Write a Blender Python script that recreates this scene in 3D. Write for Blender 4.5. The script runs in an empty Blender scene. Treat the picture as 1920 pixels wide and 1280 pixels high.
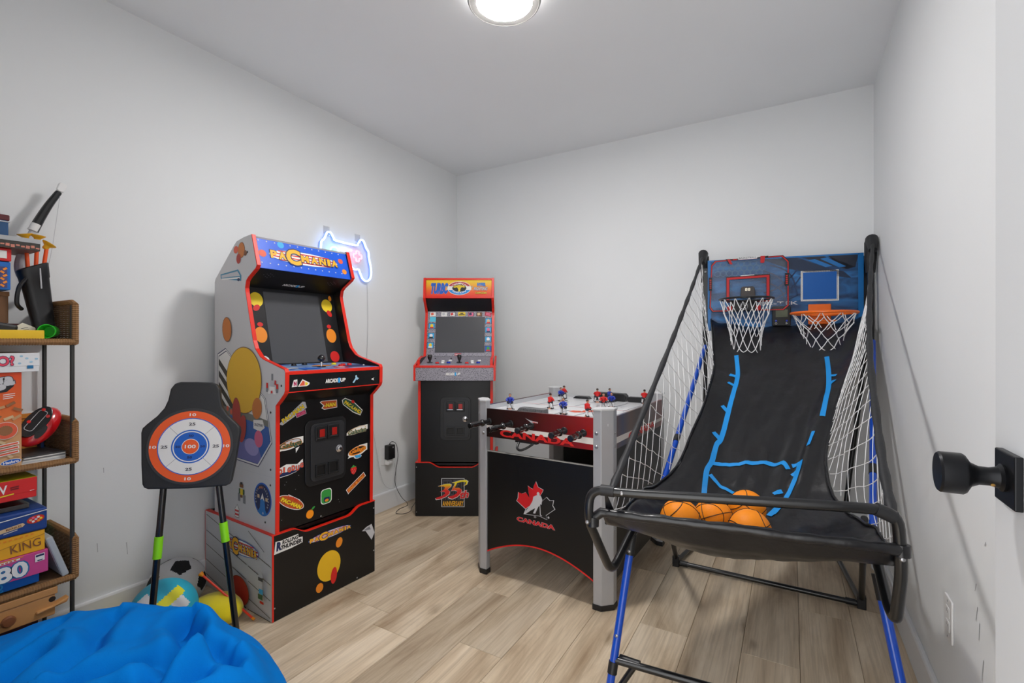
import bpy, bmesh, math, random
from mathutils import Vector, Matrix, noise as mnoise

random.seed(7)
SC = bpy.context.scene
COL = SC.collection

# ------------------------------------------------------------------ camera
TH = math.radians(30.4)
cam_d = bpy.data.cameras.new('camera')
cam_d.sensor_width = 36.0
cam_d.lens = 892.0 / 1920.0 * 36.0
cam_d.shift_y = 2.0 / 1920.0
cam_d.clip_start = 0.02
cam = bpy.data.objects.new('camera', cam_d)
COL.objects.link(cam)
cam.location = (0, 0, 1.112)
cam.rotation_euler = (math.radians(90), 0, TH)
SC.camera = cam

# ------------------------------------------------------------------ world / exposure
w = bpy.data.worlds.new('hall_light')
SC.world = w
w.use_nodes = True
w.node_tree.nodes['Background'].inputs[0].default_value = (1.0, 1.0, 1.0, 1)
w.node_tree.nodes['Background'].inputs[1].default_value = 2.0
LAMP = 118.0            # emission strength of the ceiling lamp diffuser
SC.view_settings.view_transform = 'Standard'
SC.view_settings.look = 'None'
SC.view_settings.gamma = 1.0
SC.view_settings.use_curve_mapping = False
SC.view_settings.exposure = 0.70

# ------------------------------------------------------------------ materials
def lin(c):
    c = c / 255.0
    return c / 12.92 if c <= 0.04045 else ((c + 0.055) / 1.055) ** 2.4
def rgb(r, g, b): return (lin(r), lin(g), lin(b), 1.0)
MATS = {}
def mat(name, col, rough=0.5, metal=0.0, var=0.0, vscale=20.0, bump=0.0, bscale=200.0, spec=0.5, coat=0.0, emit=None, estr=0.0, alpha=1.0, trans=0.0, sheen=0.0):
    if name in MATS: return MATS[name]
    m = bpy.data.materials.new(name); m.use_nodes = True
    nt = m.node_tree; b = nt.nodes['Principled BSDF']
    c = rgb(*col)
    b.inputs['Roughness'].default_value = rough
    b.inputs['Metallic'].default_value = metal
    b.inputs['Specular IOR Level'].default_value = spec
    b.inputs['Coat Weight'].default_value = coat
    b.inputs['Coat Roughness'].default_value = 0.08
    b.inputs['Transmission Weight'].default_value = trans
    b.inputs['Alpha'].default_value = alpha
    b.inputs['Sheen Weight'].default_value = sheen
    if emit:
        b.inputs['Emission Color'].default_value = rgb(*emit)
        b.inputs['Emission Strength'].default_value = estr
    tc = nt.nodes.new('ShaderNodeTexCoord')
    n = nt.nodes.new('ShaderNodeTexNoise'); n.inputs['Scale'].default_value = vscale
    n.inputs['Detail'].default_value = 4
    nt.links.new(tc.outputs['Object'], n.inputs['Vector'])
    mx = nt.nodes.new('ShaderNodeMix'); mx.data_type = 'RGBA'
    v = var if var > 0 else 0.02
    mx.inputs[6].default_value = tuple(x * (1 - v) for x in c[:3]) + (1,)
    mx.inputs[7].default_value = tuple(min(1, x * (1 + v)) for x in c[:3]) + (1,)
    nt.links.new(n.outputs['Fac'], mx.inputs[0])
    nt.links.new(mx.outputs[2], b.inputs['Base Color'])
    if bump > 0:
        n2 = nt.nodes.new('ShaderNodeTexNoise'); n2.inputs['Scale'].default_value = bscale
        n2.inputs['Detail'].default_value = 3
        nt.links.new(tc.outputs['Object'], n2.inputs['Vector'])
        bp = nt.nodes.new('ShaderNodeBump'); bp.inputs['Strength'].default_value = bump
        bp.inputs['Distance'].default_value = 0.002
        nt.links.new(n2.outputs['Fac'], bp.inputs['Height'])
        nt.links.new(bp.outputs['Normal'], b.inputs['Normal'])
    MATS[name] = m
    return m
def gradmat(name, stops, axis, lo, hi, rough=0.45):
    """colour gradient along one local axis of the object"""
    if name in MATS: return MATS[name]
    m = bpy.data.materials.new(name); m.use_nodes = True
    nt = m.node_tree; b = nt.nodes['Principled BSDF']; b.inputs['Roughness'].default_value = rough
    tc = nt.nodes.new('ShaderNodeTexCoord'); sp = nt.nodes.new('ShaderNodeSeparateXYZ')
    nt.links.new(tc.outputs['Object'], sp.inputs[0])
    mr = nt.nodes.new('ShaderNodeMapRange'); mr.inputs[1].default_value = lo; mr.inputs[2].default_value = hi
    nt.links.new(sp.outputs[axis], mr.inputs[0])
    r = nt.nodes.new('ShaderNodeValToRGB')
    el = r.color_ramp.elements
    while len(el) < len(stops): el.new(0.5)
    for e, (p, c) in zip(el, stops): e.position = p; e.color = rgb(*c)
    nt.links.new(mr.outputs[0], r.inputs[0]); nt.links.new(r.outputs[0], b.inputs['Base Color'])
    MATS[name] = m
    return m

# ------------------------------------------------------------------ mesh builder
class MB:
    def __init__(s): s.v = []; s.f = []; s.m = []
    def add(s, vs, fs, mi=0):
        o = len(s.v); s.v += [tuple(p) for p in vs]
        for f in fs: s.f.append([o + i for i in f]); s.m.append(mi)
        return s
    def box(s, x0, x1, y0, y1, z0, z1, mi=0):
        vs = [(x, y, z) for z in (z0, z1) for y in (y0, y1) for x in (x0, x1)]
        return s.add(vs, [(0, 2, 3, 1), (4, 5, 7, 6), (0, 1, 5, 4), (2, 6, 7, 3), (0, 4, 6, 2), (1, 3, 7, 5)], mi)
    def prism(s, poly, o, u, v, n, d0, d1, mi=0):
        """poly: 2D outline; extruded along n from d0 to d1"""
        o = Vector(o); u = Vector(u); v = Vector(v); n = Vector(n); k = len(poly)
        a = [o + u * p[0] + v * p[1] + n * d0 for p in poly]; b = [o + u * p[0] + v * p[1] + n * d1 for p in poly]
        fs = [list(range(k))[::-1], [k + i for i in range(k)]] + [(i, (i + 1) % k, k + (i + 1) % k, k + i) for i in range(k)]
        return s.add(a + b, fs, mi)
    def strip(s, line, o, u, v, n, d0, d1, thick, mi=0):
        """a band following an open 2D line, 'thick' wide to its left, from d0 to d1 along n"""
        L = [Vector((p[0], p[1])) for p in line]; out = []
        for i, p in enumerate(L):
            a = L[max(i - 1, 0)]; b = L[min(i + 1, len(L) - 1)]
            t = (b - a).normalized(); nn = Vector((-t.y, t.x))
            if 0 < i < len(L) - 1:
                t1 = (p - a).normalized(); c = max(0.5, abs(nn.dot(Vector((-t1.y, t1.x))))); nn = nn / c
            out.append(p + nn * thick)
        o = Vector(o); u = Vector(u); v = Vector(v); n = Vector(n); k = len(L); vs = []
        for d in (d0, d1):
            for P in (L, out): vs += [o + u * p.x + v * p.y + n * d for p in P]
        fs = []
        for i in range(k - 1):
            fs += [(i, k + i, k + i + 1, i + 1), (2 * k + i, 2 * k + i + 1, 3 * k + i + 1, 3 * k + i), (i, i + 1, 2 * k + i + 1, 2 * k + i), (k + i, 3 * k + i, 3 * k + i + 1, k + i + 1)]
        fs += [(0, 2 * k, 3 * k, k), (k - 1, 2 * k - 1, 4 * k - 1, 3 * k - 1)]
        return s.add(vs, fs, mi)
    def tube(s, pts, r, n=10, mi=0, closed=False, caps=True):
        P = [Vector(p) for p in pts]; k = len(P)
        rr = r if isinstance(r, (list, tuple)) else [r] * k
        vs = []; up = None
        for i in range(k):
            if closed: t = P[(i + 1) % k] - P[i - 1]
            else: t = P[min(i + 1, k - 1)] - P[max(i - 1, 0)]
            t.normalize()
            if up is None: up = t.orthogonal().normalized()
            up = (up - t * up.dot(t)); up = up.normalized() if up.length > 1e-6 else t.orthogonal().normalized()
            w_ = t.cross(up)
            for j in range(n):
                a = 2 * math.pi * j / n
                vs.append(P[i] + (up * math.cos(a) + w_ * math.sin(a)) * rr[i])
        fs = []
        for i in range(k if closed else k - 1):
            i2 = (i + 1) % k
            for j in range(n): fs.append((i * n + j, i * n + (j + 1) % n, i2 * n + (j + 1) % n, i2 * n + j))
        if not closed and caps: fs += [list(range(n))[::-1], [(k - 1) * n + j for j in range(n)]]
        return s.add(vs, fs, mi)
    def lathe(s, prof, o, ax, n=24, mi=0):
        """prof: (radius, height along ax)"""
        o = Vector(o); ax = Vector(ax).normalized(); u = ax.orthogonal().normalized(); w_ = ax.cross(u); k = len(prof); vs = []
        for (r, h) in prof:
            for j in range(n):
                a = 2 * math.pi * j / n; vs.append(o + ax * h + (u * math.cos(a) + w_ * math.sin(a)) * r)
        fs = [(i * n + j, i * n + (j + 1) % n, (i + 1) * n + (j + 1) % n, (i + 1) * n + j) for i in range(k - 1) for j in range(n)]
        fs += [list(range(n))[::-1], [(k - 1) * n + j for j in range(n)]]
        return s.add(vs, fs, mi)
    def grid(s, fn, nu, nv, mi=0):
        vs = [fn(i / nu, j / nv) for j in range(nv + 1) for i in range(nu + 1)]
        fs = [(j * (nu + 1) + i, j * (nu + 1) + i + 1, (j + 1) * (nu + 1) + i + 1, (j + 1) * (nu + 1) + i) for j in range(nv) for i in range(nu)]
        return s.add(vs, fs, mi)
    def sphere(s, c, r, n=16, mi=0, sc=(1, 1, 1)):
        c = Vector(c); k = n // 2; vs = []
        for i in range(k + 1):
            t = math.pi * i / k
            for j in range(n):
                a = 2 * math.pi * j / n
                vs.append(c + Vector((math.sin(t) * math.cos(a) * sc[0], math.sin(t) * math.sin(a) * sc[1], math.cos(t) * sc[2])) * r)
        fs = [(i * n + j, (i + 1) * n + j, (i + 1) * n + (j + 1) % n, i * n + (j + 1) % n) for i in range(k) for j in range(n)]
        return s.add(vs, fs, mi)
    def build(s, name, mats, parent=None, bevel=0.0, smooth=False, seg=2, angle=35, weld=False):
        me = bpy.data.meshes.new(name); me.from_pydata(s.v, [], s.f)
        if not isinstance(mats, (list, tuple)): mats = [mats]
        for m in mats: me.materials.append(m)
        if len(mats) > 1: me.polygons.foreach_set('material_index', s.m)
        bm = bmesh.new(); bm.from_mesh(me)
        if weld: bmesh.ops.remove_doubles(bm, verts=bm.verts, dist=1e-5)
        bmesh.ops.recalc_face_normals(bm, faces=bm.faces); bm.to_mesh(me); bm.free()
        o = bpy.data.objects.new(name, me); COL.objects.link(o)
        if parent: o.parent = parent
        if smooth: me.shade_smooth(); me.set_sharp_from_angle(angle=math.radians(angle))
        if bevel > 0:
            b = o.modifiers.new('bevel', 'BEVEL'); b.width = bevel; b.segments = seg; b.limit_method = 'ANGLE'; b.angle_limit = math.radians(40)
        return o
def tag(o, label, cat, group=None):
    o['label'] = label; o['category'] = cat
    if group: o['group'] = group
    return o
def thing(name, label, cat, loc=(0, 0, 0), rz=0.0, group=None, rot=None):
    o = bpy.data.objects.new(name, None); COL.objects.link(o); o.location = loc
    o.rotation_euler = rot if rot else (0, 0, math.radians(rz)); o.empty_display_size = 0.1
    return tag(o, label, cat, group)
def struct(o): o['kind'] = 'structure'; return o
def copy_tree(o, parent=None):
    c = o.copy(); COL.objects.link(c); c.parent = parent
    for ch in list(o.children): copy_tree(ch, c)
    return c
def bez(pts, n=8, closed=False):
    """Catmull-Rom through points"""
    P = [Vector(p) for p in pts]; out = []; k = len(P)
    for i in range(k if closed else k - 1):
        if closed: a, b, c, d = P[i - 1], P[i], P[(i + 1) % k], P[(i + 2) % k]
        else: a, b, c, d = P[max(i - 1, 0)], P[i], P[i + 1], P[min(i + 2, k - 1)]
        for j in range(n):
            t = j / n
            out.append(0.5 * ((2 * b) + (c - a) * t + (2 * a - 5 * b + 4 * c - d) * t * t + (3 * b - a - 3 * c + d) * t ** 3))
    if not closed: out.append(P[-1])
    return out
def rrect(cx, cy, w_, h, r, n=5):
    out = []
    for (sx, sy, a0) in ((1, 1, 0), (-1, 1, 90), (-1, -1, 180), (1, -1, 270)):
        for i in range(n + 1):
            a = math.radians(a0 + 90 * i / n)
            out.append((cx + sx * (w_ / 2 - r) + r * math.cos(a), cy + sy * (h / 2 - r) + r * math.sin(a)))
    return out
def ell(cx, cy, a, b, n=24, rot=0.0):
    c, s_ = math.cos(math.radians(rot)), math.sin(math.radians(rot)); out = []
    for i in range(n):
        x = a * math.cos(2 * math.pi * i / n); y = b * math.sin(2 * math.pi * i / n)
        out.append((cx + x * c - y * s_, cy + x * s_ + y * c))
    return out

# ------------------------------------------------------------------ flat print (lettering and shapes lying on a surface)
_tx = {}
def text_mesh(s, off=0.0, shear=0.0):
    k = (s, off, shear)
    if k in _tx: return _tx[k]
    cu = bpy.data.curves.new('lettering', 'FONT'); cu.body = s; cu.size = 1.0; cu.offset = off; cu.shear = shear
    cu.resolution_u = 3; cu.fill_mode = 'FRONT'
    o = bpy.data.objects.new('lettering', cu)
    me = bpy.data.meshes.new_from_object(o)
    vs = [(v.co.x, v.co.y) for v in me.vertices]; fs = [list(p.vertices) for p in me.polygons]
    bpy.data.objects.remove(o); bpy.data.curves.remove(cu); bpy.data.meshes.remove(me)
    _tx[k] = (vs, fs)
    return vs, fs
class Print:
    """layers of 2D shapes on a plane: origin o, axes u, v, outward normal n"""
    def __init__(s, o, u, v, n=None, lift=0.0006, step=0.00025, warp=None):
        s.o = Vector(o); s.u = Vector(u).normalized(); s.v = Vector(v).normalized(); s.n = Vector(n).normalized() if n else s.u.cross(s.v)
        s.mb = MB(); s.mats = []; s.k = 0; s.lift = lift; s.step = step; s.warp = warp
    def _put(s, vs, fs, m):
        if m not in s.mats: s.mats.append(m)
        d = s.lift + s.step * s.k; s.k += 1
        if s.warp: pts = [s.warp(p[0], p[1], d) for p in vs]
        else: pts = [s.o + s.u * p[0] + s.v * p[1] + s.n * d for p in vs]
        s.mb.add(pts, fs, s.mats.index(m))
        return s
    def poly(s, pts, m): return s._put(pts, [list(range(len(pts)))], m)
    def ring(s, a, b, m):
        k = len(a); return s._put(list(a) + list(b), [(i, (i + 1) % k, k + (i + 1) % k, k + i) for i in range(k)], m)
    def polys(s, lst, m):
        vs = []; fs = []
        for p in lst: fs.append([len(vs) + i for i in range(len(p))]); vs += list(p)
        return s._put(vs, fs, m)
    def text(s, t, cx, cy, w_, h, m, ang=0.0, off=0.0, shear=0.0, outline=None, ooff=0.04, fn=None):
        b, _ = text_mesh(t, off, shear)
        if not b: return s
        x0 = min(p[0] for p in b); x1 = max(p[0] for p in b); y0 = min(p[1] for p in b); y1 = max(p[1] for p in b)
        c, sn = math.cos(math.radians(ang)), math.sin(math.radians(ang))
        def tr(p):
            x = ((p[0] - x0) / (x1 - x0) - 0.5) * w_; y = ((p[1] - y0) / max(y1 - y0, 1e-6) - 0.5) * h
            if fn: x, y = fn(x, y)
            return (cx + x * c - y * sn, cy + x * sn + y * c)
        if outline:
            vs, fs = text_mesh(t, off + ooff, shear); s._put([tr(p) for p in vs], fs, outline)
        vs, fs = text_mesh(t, off, shear)
        return s._put([tr(p) for p in vs], fs, m)
    def build(s, name, parent, label=None):
        me = bpy.data.meshes.new(name); me.from_pydata(s.mb.v, [], s.mb.f)
        for m in s.mats: me.materials.append(m)
        me.polygons.foreach_set('material_index', s.mb.m)
        o = bpy.data.objects.new(name, me); COL.objects.link(o); o.parent = parent
        if label: o['label'] = label
        return o

# ------------------------------------------------------------------ colours used all over
WHITE = mat('print_white', (236, 234, 230), 0.5)
BLACK = mat('print_black', (20, 20, 22), 0.5)
RED = mat('print_red', (214, 32, 28), 0.5)
YEL = mat('print_yellow', (240, 208, 36), 0.5)
ORG = mat('print_orange', (238, 140, 30), 0.5)
BLUE = mat('print_blue', (22, 92, 190), 0.5)
NAVY = mat('print_navy', (24, 36, 84), 0.5)
SKYB = mat('print_sky_blue', (52, 170, 226), 0.5)
GRN = mat('print_green', (52, 150, 62), 0.5)
DGRN = mat('print_dark_green', (42, 84, 60), 0.5)
GREY = mat('print_grey', (128, 130, 136), 0.5)
LGREY = mat('print_light_grey', (196, 196, 200), 0.5)
DGREY = mat('print_dark_grey', (66, 64, 74), 0.5)
PINK = mat('print_pink', (226, 104, 140), 0.5)
MAG = mat('print_magenta', (190, 34, 92), 0.5)
BRN = mat('print_brown', (130, 78, 40), 0.5)
TAN = mat('print_tan', (214, 184, 140), 0.5)
PUR = mat('print_violet', (112, 112, 176), 0.5)
SALMON = mat('print_salmon', (224, 92, 60), 0.5)

# ================================================================== ROOM
XL, XR, YB, YF, ZC = -2.333, 0.372, 3.097, 0.09, 2.46
wall_m = mat('wall_paint', (233, 235, 236), 0.75, var=0.02, vscale=3, bump=0.06, bscale=160)
ceil_m = mat('ceiling_paint', (238, 240, 242), 0.85, var=0.02, vscale=3, bump=0.05, bscale=140)
trim_m = mat('baseboard_paint', (230, 231, 233), 0.5, var=0.02, vscale=4)
def sbox(name, *a, m=None, bevel=0):
    return struct(MB().box(*a).build(name, m or wall_m, bevel=bevel))
sbox('wall_left', XL - .12, XL, YF - .12, YB + .12, 0, ZC)
sbox('wall_back', XL, XR, YB, YB + .12, 0, ZC)
sbox('wall_right', XR, XR + .12, YF - .12, YB + .12, 0, ZC)
DX0, DX1, DZ = -0.60, 0.235, 2.06
wf = MB().box(XL, DX0, YF - .11, YF, 0, ZC).box(DX1, XR, YF - .11, YF, 0, ZC).box(DX0, DX1, YF - .11, YF, DZ, ZC)
struct(wf.build('wall_front', wall_m))
sbox('ceiling', XL - .12, XR + .12, YF - .12, YB + .12, ZC, ZC + .1, m=ceil_m)
def base_prof(name, o, u, n, L):
    prof = [(0, 0), (.0145, 0), (.0145, .112), (.011, .120), (0, .120)]
    mb = MB(); mb.prism(prof, o, n, (0, 0, 1), u, 0, L)
    struct(mb.build(name, trim_m, bevel=.0015))
base_prof('baseboard_left', (XL, YF, 0), (0, 1, 0), (1, 0, 0), YB - YF)
base_prof('baseboard_back', (XL + .0145, YB, 0), (1, 0, 0), (0, -1, 0), XR - XL - .029)
base_prof('baseboard_right', (XR, YF, 0), (0, 1, 0), (-1, 0, 0), YB - YF)

# wall scuffs: faint grey marks near the shelf and by the target stand
scuff_m = mat('scuff_grey', (138, 138, 140), 0.8)
sc_ = Print((XL, 0, 0), (0, 1, 0), (0, 0, 1), (1, 0, 0), lift=.0004)
for (y, z, dy, dz) in ((.875, .30, .004, -.05), (.78, .33, .002, -.035), (.98, .32, -.006, -.05), (.80, .62, .001, -.02), (.98, .56, .003, .01), (.99, .44, .006, .015), (.71, .84, -.004, -.03)):
    sc_.poly([(y, z), (y + .0016, z), (y + dy + .0012, z + dz), (y + dy, z + dz)], scuff_m)
o = sc_.build('scuff_marks', None); struct(o); o.name = 'trim_1'
sc_ = Print((XR, 0, 0), (0, 1, 0), (0, 0, 1), (-1, 0, 0), lift=.0004)
for (y, z, dy, dz) in ((1.50, .55, .01, -.02), (1.49, .50, .012, -.035), (1.475, .47, .006, -.04), (1.45, .40, .01, -.05), (1.44, .66, -.006, .012), (1.30, .69, .004, .01), (1.52, .27, -.012, -.02)):
    sc_.poly([(y, z), (y + .003, z + .002), (y + dy + .002, z + dz), (y + dy, z + dz)], scuff_m)
o = sc_.build('trim_2', None); struct(o)

# ---- floor: planks run front to back
def wood_floor():
    m = bpy.data.materials.new('oak_plank'); m.use_nodes = True; nt = m.node_tree; b = nt.nodes['Principled BSDF']
    N = nt.nodes.new; L = nt.links.new
    tc = N('ShaderNodeTexCoord'); oi = N('ShaderNodeObjectInfo')
    mul = N('ShaderNodeMath'); mul.operation = 'MULTIPLY'; mul.inputs[1].default_value = 37.0; L(oi.outputs['Random'], mul.inputs[0])
    cmb = N('ShaderNodeCombineXYZ'); L(mul.outputs[0], cmb.inputs[0]); L(mul.outputs[0], cmb.inputs[1])
    add = N('ShaderNodeVectorMath'); add.operation = 'ADD'; L(tc.outputs['Object'], add.inputs[0]); L(cmb.outputs[0], add.inputs[1])
    mp = N('ShaderNodeMapping'); mp.inputs['Scale'].default_value = (8, 1.5, 1); L(add.outputs[0], mp.inputs[0])
    n1 = N('ShaderNodeTexNoise'); n1.inputs['Scale'].default_value = 1.0; n1.inputs['Detail'].default_value = 6; n1.inputs['Roughness'].default_value = .6; n1.inputs['Distortion'].default_value = .6
    L(mp.outputs[0], n1.inputs['Vector'])
    r1 = N('ShaderNodeValToRGB'); e = r1.color_ramp.elements
    e[0].position = .30; e[0].color = rgb(170, 146, 118); e[1].position = .70; e[1].color = rgb(236, 219, 194)
    x = e.new(.5); x.color = rgb(212, 192, 164)
    L(n1.outputs['Fac'], r1.inputs[0])
    mp2 = N('ShaderNodeMapping'); mp2.inputs['Scale'].default_value = (90, 2.6, 1); L(add.outputs[0], mp2.inputs[0])
    n2 = N('ShaderNodeTexNoise'); n2.inputs['Scale'].default_value = 1.0; n2.inputs['Detail'].default_value = 5; n2.inputs['Distortion'].default_value = .8; L(mp2.outputs[0], n2.inputs['Vector'])
    r2 = N('ShaderNodeValToRGB'); r2.color_ramp.elements[0].position = .36; r2.color_ramp.elements[0].color = (.58, .54, .50, 1); r2.color_ramp.elements[1].position = .56; r2.color_ramp.elements[1].color = (1, 1, 1, 1)
    L(n2.outputs['Fac'], r2.inputs[0])
    mx = N('ShaderNodeMix'); mx.data_type = 'RGBA'; mx.blend_type = 'MULTIPLY'; mx.inputs[0].default_value = .40
    L(r1.outputs[0], mx.inputs[6]); L(r2.outputs[0], mx.inputs[7])
    # knots and cathedral marks
    mp3 = N('ShaderNodeMapping'); mp3.inputs['Scale'].default_value = (6.5, 2.6, 1); L(add.outputs[0], mp3.inputs[0])
    n3 = N('ShaderNodeTexNoise'); n3.inputs['Scale'].default_value = 3; n3.inputs['Detail'].default_value = 2; L(mp3.outputs[0], n3.inputs['Vector'])
    vo = N('ShaderNodeTexVoronoi'); vo.inputs['Scale'].default_value = 1.0
    ad = N('ShaderNodeMix'); ad.data_type = 'RGBA'; ad.blend_type = 'ADD'; ad.inputs[0].default_value = .28; L(mp3.outputs[0], ad.inputs[6]); L(n3.outputs['Color'], ad.inputs[7]); L(ad.outputs[2], vo.inputs['Vector'])
    r3 = N('ShaderNodeValToRGB'); q = r3.color_ramp.elements; q[0].position = .03; q[0].color = (.42, .36, .30, 1); q[1].position = .16; q[1].color = (1, 1, 1, 1)
    L(vo.outputs['Distance'], r3.inputs[0])
    mx2 = N('ShaderNodeMix'); mx2.data_type = 'RGBA'; mx2.blend_type = 'MULTIPLY'; mx2.inputs[0].default_value = .75; L(mx.outputs[2], mx2.inputs[6]); L(r3.outputs[0], mx2.inputs[7])
    mr = N('ShaderNodeMapRange'); mr.inputs[3].default_value = .84; mr.inputs[4].default_value = 1.10; L(oi.outputs['Random'], mr.inputs[0])
    mx3 = N('ShaderNodeMix'); mx3.data_type = 'RGBA'; mx3.blend_type = 'MULTIPLY'; mx3.inputs[0].default_value = 1; L(mx2.outputs[2], mx3.inputs[6]); L(mr.outputs[0], mx3.inputs[7])
    L(mx3.outputs[2], b.inputs['Base Color'])
    b.inputs['Roughness'].default_value = .46
    bp = N('ShaderNodeBump'); bp.inputs['Strength'].default_value = .08; bp.inputs['Distance'].default_value = .001; L(n2.outputs['Fac'], bp.inputs['Height']); L(bp.outputs['Normal'], b.inputs['Normal'])
    return m
oak = wood_floor()
floor = struct(MB().box(XL - .1, XR + .1, -.4, YB + .1, -.06, -.008).build('floor', mat('floor_underlay', (92, 78, 64), .8)))
PW, PL, G = .1815, 1.22, .0006
row = 0; x = XL; rnd = random.Random(11)
while x < XR - 1e-4:
    x1 = min(x + PW, XR)
    y = -.4 - rnd.uniform(.05, 1.15)
    while y < YB:
        ya, yb = max(y, -.4), min(y + PL, YB)
        if yb - ya > .02:
            cxm, cym = (x + x1) / 2, (ya + yb) / 2
            hx, hy = (x1 - x) / 2 - G, (yb - ya) / 2 - G
            b_ = .0012
            vs = [(-hx, -hy, -.008), (hx, -hy, -.008), (hx, hy, -.008), (-hx, hy, -.008), (-hx, -hy, -b_), (hx, -hy, -b_), (hx, hy, -b_), (-hx, hy, -b_),
                  (-hx + b_, -hy + b_, 0), (hx - b_, -hy + b_, 0), (hx - b_, hy - b_, 0), (-hx + b_, hy - b_, 0)]
            fs = [(8, 9, 10, 11)] + [(i, (i + 1) % 4, 4 + (i + 1) % 4, 4 + i) for i in range(4)] + [(4 + i, 4 + (i + 1) % 4, 8 + (i + 1) % 4, 8 + i) for i in range(4)]
            p = MB().add(vs, fs).build('plank', oak, floor); p.location = (cxm, cym, 0)
        y += PL
    x = x1; row += 1

# ---- door, swung open beside the camera, parallel to the right wall
door_m = mat('door_paint', (208, 210, 212), .5, var=.015, vscale=3)
dr = struct(MB().box(.240, .275, .115, .893, .012, 2.04).build('door_1', door_m, bevel=.0015))
knob_m = mat('matte_black_metal', (24, 25, 28), .38, metal=.6, var=.05, vscale=60)
KY, KZ = .833, .941
pl = MB().box(.232, .2405, KY - .033, KY + .033, KZ - .033, KZ + .033).build('rosette', knob_m, dr, bevel=.0015)
kp = [(.019, -.008), (.019, -.003), (.0165, 0), (.0175, .003), (.0135, .006), (.0115, .014), (.012, .024), (.016, .032), (.0245, .037), (.0265, .040), (.0265, .062), (.0245, .0645), (0.0001, .0650)]
MB().lathe(kp, (.232, KY, KZ), (-1, 0, 0), 40).build('knob', knob_m, pl, smooth=True)
MB().lathe([(.0001, 0), (.0022, 0), (.0022, .0012), (.0001, .0014)], (.2195, KY - .0085, KZ - .008), (0, -1, -.6), 10).build('set_screw', mat('brass', (200, 160, 90), .3, metal=1), pl)

# ---- ceiling lamp
lamp = thing('ceiling_light', 'round flush white ceiling lamp with a glowing diffuser and thin rim', 'lamp', (-.947, 1.555, ZC))
rim = [(.126, -.026), (.1385, -.026), (.1415, -.031), (.1415, -.040), (.1385, -.047), (.1335, -.050), (.1295, -.048)]
MB().lathe(rim, (0, 0, 0), (0, 0, 1), 64).build('rim', mat('lamp_rim', (168, 167, 164), .45), lamp, smooth=True)
dif = [(.1305, -.0455), (.125, -.0470), (.09, -.0490), (.04, -.0500), (.0001, -.0505)]
lm = mat('lamp_diffuser', (255, 252, 246), .5, emit=(253, 250, 248), estr=LAMP)
MB().lathe([(.11, 0), (.120, -.001), (.122, -.013), (.120, -.026), (.11, -.027)], (0, 0, 0), (0, 0, 1), 64).build('side_band', mat('lamp_side', (255, 252, 246), .5, emit=(253, 250, 248), estr=LAMP * .05), lamp, smooth=True)
MB().lathe(dif, (0, 0, 0), (0, 0, 1), 64).build('diffuser', lm, lamp, smooth=True)

# ================================================================== ARCADE CABINETS
cab_white = mat('laminate_white', (206, 205, 206), .38, var=.02, vscale=5)
cab_black = mat('laminate_black', (14, 14, 15), .36, var=.06, vscale=12, spec=.4)
deep_black = mat('inner_black', (12, 12, 14), .45)
tmold = mat('red_edge_moulding', (226, 40, 22), .35, var=.04, vscale=30)
screen_m = mat('screen_glass', (76, 77, 80), .22, var=.05, vscale=3, coat=.3)
plastic_b = mat('black_plastic', (24, 25, 27), .42, var=.05, vscale=60)
plastic_d = mat('charcoal_plastic', (38, 39, 42), .5, var=.05, vscale=60)
chrome = mat('chrome', (225, 225, 228), .18, metal=1.0)
screw_m = mat('screw_steel', (170, 170, 172), .3, metal=.9)
btn_red = mat('button_red', (216, 30, 30), .25, coat=.4)
btn_white = mat('button_white', (236, 236, 236), .25, coat=.4)
btn_blue = mat('button_blue', (26, 52, 172), .25, coat=.4)
btn_yel = mat('button_yellow', (238, 220, 40), .25, coat=.4)
btn_black = mat('button_black', (20, 20, 22), .25, coat=.4)
slot_red = mat('coin_slot_red', (150, 24, 18), .35, emit=(180, 20, 10), estr=.06)
def speckle(name, base, dark, scale):
    m = bpy.data.materials.new(name); m.use_nodes = True; nt = m.node_tree; b = nt.nodes['Principled BSDF']; b.inputs['Roughness'].default_value = .42
    tc = nt.nodes.new('ShaderNodeTexCoord'); n = nt.nodes.new('ShaderNodeTexNoise'); n.inputs['Scale'].default_value = scale; n.inputs['Detail'].default_value = 3
    nt.links.new(tc.outputs['Object'], n.inputs['Vector']); r = nt.nodes.new('ShaderNodeValToRGB'); e = r.color_ramp.elements
    e[0].position = .40; e[0].color = rgb(*dark); e[1].position = .47; e[1].color = rgb(*base); nt.links.new(n.outputs['Fac'], r.inputs[0]); nt.links.new(r.outputs[0], b.inputs['Base Color'])
    return m
granite = speckle('speckled_granite_print', (156, 152, 162), (92, 90, 98), 190)

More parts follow.
